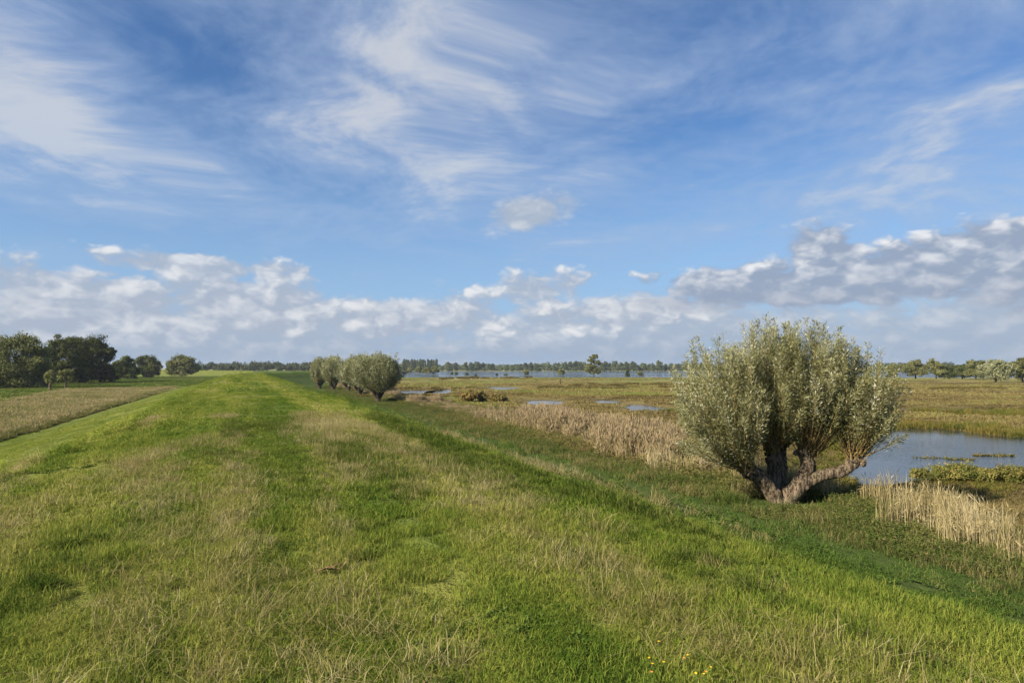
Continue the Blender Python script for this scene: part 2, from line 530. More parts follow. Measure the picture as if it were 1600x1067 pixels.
def dike_colours(g, pos, rnd=None):
    """sward of the dike: lush green, yellow green and straw, in patches drawn out along the dike"""
    t = g.vm('DOT_PRODUCT', pos, (float(NV[0]), float(NV[1]), 0.0))
    q = g.xyz(t, g.vm('DOT_PRODUCT', pos, (float(DV[0]) * .16, float(DV[1]) * .16, 0.0)), 0.0)
    a = g.noise(q, 0.42, 4, 0.6, dim='2D')
    b = g.noise(q, 1.9, 3, 0.6, dim='2D')
    c = g.noise(pos, 0.09, 2, 0.5, dim='2D')
    dry = (a - 0.5) * 1.7 + (b - 0.5) * 1.3 + (c - 0.5) * 0.6
    strip = g.m('ABSOLUTE', t - 0.35 + (c - 0.5) * 1.2)
    trk = g.ss(strip, 0.45, 1.25, 1.0, 0.0)
    dry = dry + g.ss(g.m('ABSOLUTE', strip - 2.9), 1.4, 0.3, 0.0, 0.16) - trk * 0.10 + g.m('SINE', t * 2.7 + 0.6) * 0.13
    if rnd is not None: dry = dry + (rnd - 0.5) * 1.1
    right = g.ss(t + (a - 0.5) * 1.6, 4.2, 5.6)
    left = g.ss(t + (a - 0.5) * 2.0, -3.2, -5.4)
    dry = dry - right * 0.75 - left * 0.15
    green = g.mix(g.ss(b + (a - 0.5), 0.3, 0.7), (0.070, 0.116, 0.015), (0.126, 0.172, 0.026))
    green = g.mix(trk * 0.35, green, (0.078, 0.105, 0.020))
    green = g.mix(left, green, (0.128, 0.166, 0.030))
    green = g.mix(right, green, (0.060, 0.100, 0.024))  # right slope: short lush sward, with the slope's shade put into its colour
    yel = (0.195, 0.208, 0.040)
    straw = (0.330, 0.288, 0.108)
    c1 = g.mix(g.ss(dry, -0.38, 0.50), green, yel)
    return g.mix(g.ss(dry, 0.42, 1.25), c1, straw)

def marsh_colours(g, pos, rnd=None):
    q = g.vm('MULTIPLY', pos, (0.55, 1.0, 0.0))
    a = g.noise(q, 0.045, 4, 0.6, dim='2D')
    b = g.noise(q, 0.22, 3, 0.6, dim='2D')
    f = (a - 0.5) * 4.0 + (b - 0.5) * 1.8 - 0.06
    if rnd is not None: f = f + (rnd - 0.5) * 0.8
    c1 = g.mix(g.ss(f, -0.9, -0.1), (0.090, 0.072, 0.030), (0.165, 0.130, 0.052))
    c2 = g.mix(g.ss(f, 0.0, 0.5), c1, (0.165, 0.160, 0.048))
    return g.mix(g.ss(f, 0.55, 1.1), c2, (0.118, 0.160, 0.034))

def make_ground_mat():
    m, g = new_mat("ground")
    pos = geo_pos(g)
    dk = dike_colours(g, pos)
    dk = g.mix(0.30, dk, (0.075, 0.065, 0.022))
    ms = marsh_colours(g, pos)
    fn = g.noise(pos, 0.35, 4, 0.65, dim='2D')
    fb = g.noise(pos, 0.03, 3, 0.55, dim='2D')
    tanc = g.mix(g.ss(fn, 0.35, 0.65), (0.165, 0.165, 0.060), (0.310, 0.255, 0.125))
    mown = g.mix(g.ss(fb, 0.4, 0.62), (0.095, 0.150, 0.022), (0.185, 0.185, 0.052))
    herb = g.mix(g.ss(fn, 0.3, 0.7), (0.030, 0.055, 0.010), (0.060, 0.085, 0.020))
    mud = (0.050, 0.038, 0.024)
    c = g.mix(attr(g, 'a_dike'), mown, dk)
    c = g.mix(attr(g, 'a_tan'), c, tanc)
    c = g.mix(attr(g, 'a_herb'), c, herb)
    c = g.mix(attr(g, 'a_marsh'), c, ms)
    c = g.mix(attr(g, 'a_field'), c, g.mix(g.ss(fb + (fn - 0.5) * 0.3, 0.4, 0.6), (0.135, 0.172, 0.042), (0.230, 0.200, 0.078)))
    c = g.mix(attr(g, 'a_mud'), c, mud)
    b = g.node('ShaderNodeBsdfPrincipled')
    g.put(b.inputs['Base Color'], c); b.inputs['Roughness'].default_value = 0.95
    b.inputs['Specular IOR Level'].default_value = 0.05
    bump = g.node('ShaderNodeBump'); bump.inputs['Strength'].default_value = 0.9; bump.inputs['Distance'].default_value = 0.12
    g.put(bump.inputs['Height'], g.noise(pos, 3.0, 5, 0.7, dim='2D'))
    g.t.links.new(bump.outputs[0], b.inputs['Normal'])
    finish(g, b.outputs[0])
    return m

def make_water_mat(name, ripple, dist):
    m, g = new_mat(name)
    pos = geo_pos(g)
    b = g.node('ShaderNodeBsdfPrincipled')
    b.inputs['Base Color'].default_value = (0.018, 0.028, 0.034, 1)
    b.inputs['Roughness'].default_value = 0.06
    b.inputs['IOR'].default_value = 1.333
    bump = g.node('ShaderNodeBump'); bump.inputs['Strength'].default_value = 0.6; bump.inputs['Distance'].default_value = dist
    h = g.noise(g.vm('MULTIPLY', pos, (1.0, 2.2, 1.0)), ripple, 3, 0.55, dim='2D') * g.ss(g.noise(pos, ripple * 0.03, 2, 0.5, dim='2D'), 0.35, 0.65, 0.25, 1.0)
    g.put(bump.inputs['Height'], h)
    g.t.links.new(bump.outputs[0], b.inputs['Normal'])
    finish(g, b.outputs[0])
    return m

# ================================================================== ground sheet
def build_ground():
    # polar sheet round the camera's foot point, finer in front, out to the horizon
    ang_f = np.radians(np.arange(-54, 54.01, 0.36))
    ang_b = np.radians(np.arange(54, 306, 3.0)[1:])
    ang = np.concatenate([ang_f, ang_b])
    rad = [0.0]
    r = 0.35
    while r < 4050:
        rad.append(r); r *= 1.021 if r > 2 else 1.12
    rad = np.array(rad[1:])
    A, Rr = np.meshgrid(ang, rad)
    X = (Rr * np.sin(A)); Y = (Rr * np.cos(A))
    Z, t, s, wd = height(X, Y, full=True)
    nA, nR = len(ang), len(rad)
    V = np.stack([X.ravel(), Y.ravel(), Z.ravel()], -1)
    V = np.vstack([V, [0, 0, gz(0, 0)]])
    i = np.arange(nR - 1)[:, None] * nA; j = np.arange(nA)[None, :]; j2 = (j + 1) % nA
    Q = np.stack([i + j, i + nA + j, i + nA + j2, i + j2], -1).reshape(-1, 4)
    T = np.stack([np.arange(nA), (np.arange(nA) + 1) % nA, np.full(nA, nR * nA)], -1)[:, ::-1]
    x, y = X.ravel(), Y.ravel()
    jig = (fbm(x, y, 3.0, 3, 71) - 0.5) * 2.2
    a_dike = sstep(t, -13.8, -13.0) * (1 - sstep(t + jig * 0.5, 15.0, 16.4))
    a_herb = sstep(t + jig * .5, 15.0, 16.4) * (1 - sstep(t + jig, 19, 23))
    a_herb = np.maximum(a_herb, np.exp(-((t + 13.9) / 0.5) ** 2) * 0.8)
    a_marsh = sstep(t + jig, 19, 23)
    dist = np.hypot(x, y)
    a_field = a_marsh * sstep(y + (fbm(x, y, 60, 3, 73) - 0.5) * 90, 205, 262)
    a_tan = tan_mask(x, y) * (t < -13.5)
    a_mud = 1 - sstep(wd, 0.0, 1.1)
    pad = lambda a: np.append(a, a[0])
    me = np_mesh("ground", V, Q, T, make_ground_mat(),
                 dict(a_dike=np.append(a_dike, 1.0), a_herb=pad(a_herb), a_marsh=pad(a_marsh), a_field=pad(a_field), a_tan=pad(a_tan), a_mud=pad(a_mud)), smooth=True)
    o = link("ground", me)
    tag(o, kind="structure", label="grassy dike, meadow and marsh ground")
build_ground()

def build_water():
    wp = make_water_mat("pond_water", 1.6, 0.05)
    wl = make_water_mat("lake_water", 0.55, 0.6)
    # right-hand pond
    c = POND_POLY.mean(0); grown = c + (POND_POLY - c) * 1.12
    V = [(p[0], p[1], 0.0) for p in grown]
    me = bpy.data.meshes.new("pond_water"); me.from_pydata(V, [], [list(range(len(V)))]); me.materials.append(wp)
    tag(link("pond_water", me), kind="structure", label="open pond water to the right of the big willow")
    for cx, cy, rx, ry in POND_EL:
        a = np.linspace(0, 2 * np.pi, 40, endpoint=False)
        V = [(cx + math.cos(k) * rx * 1.25, cy + math.sin(k) * (ry * 1.3 + 1.0), 0.0) for k in a]
        me = bpy.data.meshes.new("pond_water"); me.from_pydata(V, [], [list(range(40))]); me.materials.append(wp)
        tag(link("pond_water", me), kind="structure", label="small marsh pool")
    V = [(LAKE_L - 10, 290, 0.0), (920, 290, 0.0), (920, 980, 0.0), (LAKE_L - 10, 980, 0.0)]
    me = bpy.data.meshes.new("lake_water"); me.from_pydata(V, [], [[0, 1, 2, 3]]); me.materials.append(wl)
    tag(link("lake_water", me), kind="structure", label="blue lake beyond the marsh")
build_water()

# ================================================================== tree materials
def make_bark(name, c0, c1, scale=6.0):
    m, g = new_mat(name)
    tcn = g.node('ShaderNodeTexCoord'); ob = Ex(g, tcn.outputs['Object'])
    n = g.noise(g.vm('MULTIPLY', ob, (1.0, 1.0, 0.22)), scale * 2.2, 5, 0.65)
    n2 = g.noise(ob, 1.7, 3, 0.6)
    c = g.mix(g.ss(n, 0.38, 0.62), c0, c1)
    c = g.mix(g.ss(n2, 0.52, 0.72, 0.0, 0.5), c, (0.10, 0.105, 0.055))
    b = g.node('ShaderNodeBsdfPrincipled'); g.put(b.inputs['Base Color'], c)
    b.inputs['Roughness'].default_value = 0.95; b.inputs['Specular IOR Level'].default_value = 0.08
    bp = g.node('ShaderNodeBump'); bp.inputs['Strength'].default_value = 1.0; bp.inputs['Distance'].default_value = 0.12
    g.put(bp.inputs['Height'], n); g.t.links.new(bp.outputs[0], b.inputs['Normal'])
    finish(g, b.outputs[0])
    return m
def make_leaf_mat(name, ca, cb, cc=None, trans=0.3, gl=0.06, rough=0.5, var=0.35):
    m, g = new_mat(name)
    r = attr(g, 'rnd')
    oi = g.node('ShaderNodeObjectInfo')
    tcn = g.node('ShaderNodeTexCoord')
    n = g.noise(Ex(g, tcn.outputs['Object']), 0.55, 3, 0.6)
    f = g.ss(r * 0.7 + (n - 0.5) * 1.5 + 0.15, 0.1, 0.9)
    c = g.mix(f, ca, cb)
    if cc: c = g.mix(g.ss(r, 0.90, 0.94), c, cc)
    k = Ex(g, oi.outputs['Random']) * var + (1.0 - var * 0.5)
    c = g.vm('SCALE', c, k)
    leafy(g, c, trans=trans, gl=gl, rough=rough)
    return m
BARK = make_bark("willow_bark", (0.040, 0.031, 0.021), (0.235, 0.180, 0.120))
BARK_DARK = make_bark("dark_bark", (0.03, 0.025, 0.018), (0.10, 0.08, 0.055))
SHOOT = make_bark("willow_shoot_bark", (0.16, 0.115, 0.045), (0.34, 0.24, 0.095))
LEAF_W = make_leaf_mat("silver_willow_leaf", (0.130, 0.138, 0.038), (0.370, 0.365, 0.180), (0.62, 0.61, 0.46), trans=0.42, gl=0.03, rough=0.5, var=0.1)
LEAF_R = make_leaf_mat("row_willow_leaf", (0.170, 0.182, 0.072), (0.375, 0.388, 0.215), (0.58, 0.59, 0.44), trans=0.32, gl=0.0)
LEAF_D = make_leaf_mat("dark_tree_leaf", (0.044, 0.062, 0.018), (0.110, 0.125, 0.038), (0.18, 0.17, 0.07), trans=0.25, gl=0.0)
LEAF_M = make_leaf_mat("grey_tree_leaf", (0.100, 0.115, 0.036), (0.240, 0.240, 0.095), (0.33, 0.32, 0.15), trans=0.28, gl=0.0)
LEAF_F = make_leaf_mat("far_tree_leaf", (0.051, 0.078, 0.036), (0.120, 0.143, 0.063), (0.165, 0.173, 0.075), trans=0.2, gl=0.0, var=0.6)
LEAF_L = make_leaf_mat("edge_tree_leaf", (0.070, 0.086, 0.028), (0.165, 0.172, 0.064), (0.23, 0.225, 0.10), trans=0.26, gl=0.0)
LEAF_S = make_leaf_mat("pond_scrub_leaf", (0.110, 0.125, 0.030), (0.230, 0.205, 0.060), (0.34, 0.22, 0.09), trans=0.3, gl=0.0)
LEAF_B = make_leaf_mat("brown_bush_leaf", (0.120, 0.115, 0.032), (0.230, 0.165, 0.060), (0.36, 0.22, 0.09), trans=0.3, gl=0.0)

# ================================================================== the big pollard willow
def pollard(loc, heads, limbs, nshoot, nleaf, leaf_l, leaf_w, mats, seed, label, group=None, name="pollard_willow", rz=0.0, sides=14,
            shoot_sides=4, shoot_r=0.017, bare=0.16, twigs=True, vmin=-.55, dome=None, lift=None):
    """limbs: [(part name, points, radii)]; heads: [(point, [(tip, weight)...])]"""
    r = np.random.default_rng(seed)
    root = empty(name, loc, rz)
    tag(root, label, "tree", group)
    trunk = None
    for pname, pts, rad in limbs:
        g = Geo()
        p, q = resample(pts, rad, max(8, len(pts) * 5))
        tube(g, p + r.normal(0, .03, p.shape) * q[:, None], q, sides, 0.5, 0.12, seed + len(limbs) + int(abs(pts[0][0]) * 100))
        if pname != "root_flare":
            # gnarled head: knobs round the cut end
            for _ in range(9):
                c = p[-1] + r.normal(0, 1, 3) * q[-1] * 0.55
                d = r.normal(0, 1, 3) * 0.6 + np.array([0, 0, 0.5]); d /= np.linalg.norm(d)
                k = q[-1] * r.uniform(0.35, 0.62)
                tube(g, [c - d * k, c - d * k * 0.4, c + d * k * 0.4, c + d * k], [k * 0.5, k, k * 0.9, k * 0.35], 8, 0.5, 0.15, int(r.integers(1e6)))
        q_ = link(pname, g.mesh(pname, mats[0], True), trunk or root)
        trunk = trunk or q_
    gs, gl = Geo(), Geo()
    LP, LD, LR = [], [], []
    per = nleaf / max(1, nshoot)
    W = np.array([h[2] for h in heads], float); W /= W.sum()
    for k in range(nshoot):
        hi = r.choice(len(heads), p=W)
        base, tips = heads[hi][:2]; bare_k = heads[hi][3] if len(heads[hi]) > 3 else bare
        base = np.asarray(base, float)
        c, ext = tips                                    # ellipsoid of tips: centre, radii
        while True:
            v = r.normal(0, 1, 3); v /= np.linalg.norm(v)
            if v[2] > vmin: break
        rr = r.uniform(0.45, 1.0) ** 0.5
        tip = np.asarray(c) + v * np.asarray(ext) * rr
        st = base + r.normal(0, 0.07, 3) * np.array([1.6, 1.6, 0.8])
        mid = st + (tip - st) * np.array([0.62, 0.62, 0.40]) + r.normal(0, 0.08, 3)
        n = 9
        u = np.linspace(0, 1, n)[:, None]
        pts = (1 - u) ** 2 * st + 2 * u * (1 - u) * mid + u ** 2 * tip
        ln = np.linalg.norm(np.diff(pts, axis=0), axis=1).sum()
        wob = r.normal(0, 0.018, (n, 3)) * ln * u * 0.5
        pts = pts + wob
        tube(gs, pts, np.linspace(1, 0.22, n) * shoot_r * r.uniform(0.7, 1.35), shoot_sides, r.random(), 0, 0, False)
        m = max(4, int(per * ln / 3.4 * r.uniform(0.6, 1.4)))
        uu = bare_k + (1 - bare_k) * r.random(m) ** 0.72
        ii = np.clip((uu * (n - 1)).astype(int), 0, n - 2); ff = (uu * (n - 1) - ii)[:, None]
        pp = pts[ii] * (1 - ff) + pts[ii + 1] * ff
        dd = pts[ii + 1] - pts[ii]; dd /= np.linalg.norm(dd, axis=1, keepdims=True) + 1e-9
        side = r.normal(0, 1, (m, 3)); side -= (side * dd).sum(1, keepdims=True) * dd; side /= np.linalg.norm(side, axis=1, keepdims=True)
        off = r.random(m) ** 1.3 * 0.42 * (0.35 + ln / 5.0) * (1.15 - uu)
        if twigs:
            pp2 = pp + side * off[:, None] + dd * off[:, None] * 0.9
        else:
            pp2 = pp + side * off[:, None]
        LP.append(pp2); LD.append(dd * 0.75 + side * 0.8 + r.normal(0, 0.25, (m, 3)) + np.array([0, 0, 0.10])); LR.append(np.clip(r.random(m) * 0.8 + r.normal(0.1, 0.12), 0, 1))
    if dome:
        m, c, e = dome
        v = r.normal(0, 1, (m, 3)); v /= np.linalg.norm(v, axis=1, keepdims=True)
        lob = 1 + .13 * np.sin(3 * np.arctan2(v[:, 1], v[:, 0]) + seed) * np.sqrt(np.clip(1 - v[:, 2] ** 2, 0, 1)) + .08 * np.sin(7 * v[:, 0] + 5 * v[:, 2] + seed)
        LP.append(np.asarray(c) + v * np.asarray(e) * (r.random((m, 1)) ** .28) * lob[:, None])
        LD.append(v * .7 + np.array([0, 0, .9]) + r.normal(0, .3, (m, 3))); LR.append(r.random(m))
    LP, LD, LR = np.vstack(LP), np.vstack(LD), np.concatenate(LR)
    if lift is not None:
        k_ = lift(LP); LP, LD, LR = LP[k_], LD[k_], LR[k_]
    leaves(gl, LP, LD, leaf_l * r.uniform(0.7, 1.25, len(LP)), leaf_w * r.uniform(0.7, 1.25, len(LP)), r, R=LR)
    link("shoots", gs.mesh("shoots", mats[1], True), root)
    link("crown", gl.mesh("crown", mats[2]), root)
    return root

def big_willow():
    bx, by = ground_pt(1218, 779, 0.70)
    bz = gz(bx, by)
    limbs = [
        ("trunk", [(-.06, .05, -.45), (-.12, .05, .05), (-.40, .02, .50), (-.72, -.08, .84), (-.98, -.18, 1.02), (-1.30, -.30, 1.10)], [.36, .30, .27, .26, .24, .20]),
        ("limb", [(.10, .05, -.35), (.26, .0, .12), (.58, -.03, .55), (.86, -.02, .98), (.96, .05, 1.32), (.88, .10, 1.72)], [.38, .34, .30, .27, .25, .23]),
        ("limb", [(.50, .02, .42), (.90, -.10, .78), (1.38, -.22, 1.00), (1.90, -.28, 1.10), (2.26, -.30, 1.34), (2.36, -.30, 1.50)], [.25, .23, .19, .18, .20, .24]),
        ("limb", [(.08, .45, -.3), (.12, .60, .35), (.10, .72, .95), (.02, .78, 1.50), (-.05, .75, 1.80)], [.36, .36, .31, .29, .27]),
        ("limb", [(.16, .75, .5), (.42, 1.15, .95), (.55, 1.45, 1.35), (.60, 1.6, 1.65)], [.22, .22, .20, .19]),
        ("limb", [(-.30, .35, .35), (-.62, .85, .85), (-.95, 1.25, 1.15)], [.20, .19, .17]),
    ]
    heads = [ # base of the shoots, (centre of the tips, radii), share, leafless part of the shoots
        ((-1.30, -.30, 1.15), ((-2.20, -.50, 3.70), (1.75, 1.7, 2.05)), 1.20, .14),
        ((-.95, 1.25, 1.2), ((-1.85, 1.40, 3.75), (1.75, 1.5, 2.2)), 0.85, .16),
        ((-.05, .75, 1.85), ((-.35, .60, 4.45), (1.35, 1.6, 2.1)), 0.95, .12),
        ((.88, .10, 1.78), ((.85, -.10, 4.60), (1.50, 1.6, 2.00)), 1.25, .42),
        ((.60, 1.6, 1.7), ((1.15, 2.2, 3.9), (1.60, 1.4, 2.1)), 0.75, .2),
        ((2.36, -.30, 1.55), ((2.45, -.35, 3.75), (1.60, 1.5, 1.95)), 1.05, .36),
        ((1.05, .05, 1.60), ((1.75, -.30, 3.95), (1.20, 1.4, 1.9)), 0.65, .45),
        ((-.10, .55, 1.70), ((-.40, -.45, 4.00), (1.50, 1.2, 2.2)), 1.00, .26),
        ((2.36, -.30, 1.50), ((3.25, -.35, 2.45), (0.95, 1.0, 1.05)), 0.18, .5),
        ((-1.30, -.30, 1.12), ((-2.95, -.6, 2.55), (1.05, 1.1, 1.10)), 0.50, .2),
    ]
    pollard((bx, by, bz), heads, limbs, 880, 175000, 0.118, 0.026, (BARK, SHOOT, LEAF_W), 5,
            "big silver-leaved pollard willow with forked trunk beside the pond", name="pollard_willow",
            lift=lambda P: (P[:, 2] > 1.22) & ~((P[:, 0] > -.75) & (P[:, 0] < 2.1) & (P[:, 2] < 2.0) & (P[:, 1] < .4)))
big_willow()

# ================================================================== the row of willows along the foot of the dike
def row_willows():
    def proto(seed, px, py, hgt, wid, label):
        x, y = ground_pt(px, py, 0.62); z = gz(x, y)
        r = np.random.default_rng(seed)
        limbs, heads = [("trunk", [(0, 0, -.3), (.02, 0, .4), (.0, .02, .9)], [.42, .36, .34])], []
        hw = wid / 2
        nb = 5
        for k in range(nb):
            a = 2 * math.pi * (k + r.uniform(-.25, .25)) / nb
            dx, dy = math.cos(a), math.sin(a)
            tipz = r.uniform(1.35, 1.75)
            limbs.append(("limb", [(dx * .1, dy * .1, .45), (dx * .5, dy * .5, .95), (dx * .85, dy * .85, tipz)], [.24, .20, .18]))
            heads.append(((dx * .85, dy * .85, tipz), ((dx * hw * .48, dy * hw * .48, hgt * .53), (hw * .66, hw * .66, hgt * .46)), 1.0))
        heads.append(((0, 0, 1.4), ((0, 0, hgt * .62), (hw * .5, hw * .5, hgt * .38)), 1.1))
        return pollard((x, y, z), heads, limbs, 230, 16000, 0.24, 0.085, (BARK_DARK, SHOOT, LEAF_R), seed, label,
                       "willows in a row at the foot of the dike", rz=r.uniform(0, 6), sides=8, shoot_sides=3, shoot_r=.02, bare=.14, vmin=-.35,
                       dome=(16000, (0, 0, hgt * .54), (hw * .84, hw * .84, hgt * .36)))
    proto(21, 591, 627, 7.0, 7.4, "nearest and rightmost silvery willow of the row below the dike")
    proto(22, 563, 617, 7.3, 7.0, "second willow of the row, behind the nearest one")
    proto(23, 545, 611, 6.8, 4.6, "third willow in the middle of the row, mostly hidden by nearer crowns")
    proto(24, 521, 608.5, 7.6, 5.0, "fourth willow of the row, slender and upright")
    proto(25, 500, 607.0, 7.2, 4.2, "leftmost and farthest willow of the row below the dike")
row_willows()

# ================================================================== leafy trees and bushes
def leafy_tree(loc, lumps, trunk_h, trunk_r, n, leaf, mat, seed, name, label, cat="tree", group=None, bark=None, sub=26, low=0.0, forks=4):
    """lumps: ellipsoids (x, y, z, rx, ry, rz) of the crown above the base; each is broken into clumps of leaves"""
    r = np.random.default_rng(seed)
    root = empty(name, loc)
    tag(root, label, cat, group)
    g = Geo()
    lumps = np.asarray(lumps, float)
    top = lumps[:, 2].max()
    if trunk_r > 0:
        tube(g, *resample([(0, 0, -.4), (r.normal(0, .1), r.normal(0, .1), trunk_h * .5), (r.normal(0, .15), r.normal(0, .15), trunk_h), (0, 0, max(trunk_h * 1.4, top * .8))],
                          [trunk_r * 1.25, trunk_r, trunk_r * .8, trunk_r * .3], 9), 8, .5, .08, seed)
        for k in range(min(forks, len(lumps))):
            L = lumps[k]
            e = L[:3] + np.array([0, 0, L[5] * .3])
            tube(g, *resample([(0, 0, trunk_h * .8), tuple(np.array([0, 0, trunk_h]) * .5 + e * .5 + r.normal(0, .2, 3)), tuple(e)], [trunk_r * .55, trunk_r * .4, trunk_r * .12], 7), 6, .5, .06, seed + k)
        link("trunk", g.mesh("trunk", bark or BARK_DARK, True), root)
    gl = Geo()
    vol = (lumps[:, 3] * lumps[:, 4] * lumps[:, 5]) ** (2 / 3); vol /= vol.sum()
    for L, w in zip(lumps, vol):
        k = max(5, int(sub * w * len(lumps)))
        v = r.normal(0, 1, (k, 3)); v /= np.linalg.norm(v, axis=1, keepdims=True)
        v[:, 2] = np.where(v[:, 2] < -0.75, -v[:, 2] * .6, v[:, 2])
        cen = L[:3] + v * L[3:6] * r.uniform(0.45, 0.95, (k, 1))
        rad = np.mean(L[3:6]) * r.uniform(0.22, 0.46, k)
        m = max(6, int(1.7 * n * w / k))
        for c, cr in zip(cen, rad):
            d = r.normal(0, 1, (m, 3)); d /= np.linalg.norm(d, axis=1, keepdims=True)
            P = c + d * cr * (r.random((m, 1)) ** 0.45) * np.array([1.15, 1.15, 0.85])
            keep = P[:, 2] > low
            P, d2 = P[keep], d[keep]
            if not len(P): continue
            nn = d2 * 0.9 + r.normal(0, .55, P.shape) + np.array([0, 0, .25])
            D = np.cross(nn, r.normal(0, 1, P.shape))
            leaves(gl, P, D, leaf * r.uniform(.7, 1.3, len(P)), leaf * .75 * r.uniform(.7, 1.3, len(P)), r, nn, np.clip(r.random(len(P)) * .75 + r.normal(.12, .15), 0, 1))
    link("crown", gl.mesh("crown", mat), root)
    return root

def px_lumps(ell, base_px, scale):  # noqa
    """ellipses in photograph pixels (cx, cy, rx, ry) -> crown lumps in metres with real depth"""
    return [((cx - base_px[0]) * scale, dy, (base_px[1] - cy) * scale, rx * scale, rx * scale * .95, ry * scale) for cx, cy, rx, ry, *dd in ell for dy in [dd[0] if dd else 0.0]]

def place(px, py, z=None):
    zz = 0.8 if z is None else z
    for _ in range(4):
        x, y = ground_pt(px, py, zz); zz = gz(x, y)
    return (x, y, zz), y / F

def trees_left():
    def T(base, ell, label, mat=LEAF_D, n=9000, leaf=.40, th=2.0, tr=.35, seed=1, group="trees along the meadow", name="meadow_tree", **kw):
        loc, sc_ = place(*base)
        hw = max(abs(e[0] - base[0]) + e[2] for e in ell)
        ell = list(ell) + [(base[0] - hw * .3, base[1] - 9, hw * .6, 10), (base[0] + hw * .35, base[1] - 8, hw * .55, 9)]
        n = int(n * 1.4)
        leafy_tree(loc, px_lumps(ell, base, sc_), th, tr, n, leaf, mat, seed, name, label, group=group, **kw)
    T((26, 606), [(20, 545, 34, 28), (50, 555, 24, 26), (-8, 556, 28, 28), (26, 578, 44, 22), (58, 584, 20, 16), (-14, 586, 22, 14)],
      "big grey-green tree at the left edge of the picture, crown down to the ground", LEAF_L, 15000, .34, seed=31)
    T((92, 599), [(92, 545, 17, 24), (78, 560, 16, 24), (104, 560, 16, 28), (88, 582, 22, 14)],
      "tall dark tree right behind the two little pollards", LEAF_D, 11000, .36, seed=32)
    T((128, 598), [(118, 540, 17, 21), (135, 552, 18, 24), (124, 575, 26, 18)],
      "dark round-topped tree in the middle of the left group", LEAF_D, 10000, .36, seed=33)
    T((158, 597), [(150, 545, 19, 22), (164, 556, 14, 20), (174, 549, 10, 8), (156, 578, 22, 16)],
      "loose-crowned dark tree with thin branches on its right side", LEAF_D, 9500, .36, seed=34)
    T((64, 601), [(64, 560, 14, 18), (60, 582, 18, 16)], "dark tree filling the gap right of the big grey-green tree", LEAF_D, 6000, .38, seed=35)
    T((178, 594), [(180, 574, 12, 11), (174, 585, 12, 8)], "low dark tree at the right foot of the left group", LEAF_D, 4000, .42, seed=36)
    T((200, 592), [(198, 567, 13, 10), (203, 579, 15, 10)], "first of two dark round trees left of the isolated round tree", LEAF_D, 6000, .45, seed=37)
    T((231, 590), [(228, 564, 14, 10), (241, 570, 13, 10), (230, 578, 20, 9)], "broad dark tree beside the isolated round tree", LEAF_D, 7000, .5, seed=38)
    T((284, 588), [(284, 566, 19, 14), (272, 573, 13, 11), (298, 573, 13, 11), (284, 578, 22, 8)], "isolated round olive tree where the meadow ends", LEAF_M, 8000, .6, seed=39, th=2.2)
    def P(base, w, h, seed, label):
        loc, sc_ = place(*base)
        top = h * sc_; hw = w * sc_ / 2
        leafy_tree(loc, [(0, 0, top * .66, hw, hw, top * .34), (hw * .3, 0, top * .72, hw * .7, hw * .7, top * .26)], top * .45, .22, 2000, .30, LEAF_M, seed, "pollard_tree", label,
                   group="little pollard trees on the meadow", sub=16, bark=BARK)
    P((80, 609), 17, 30, 41, "left and smaller one of two little pollard trees on the meadow")
    P((104, 606.5), 22, 31, 42, "right and rounder one of two little pollard trees on the meadow")
trees_left()

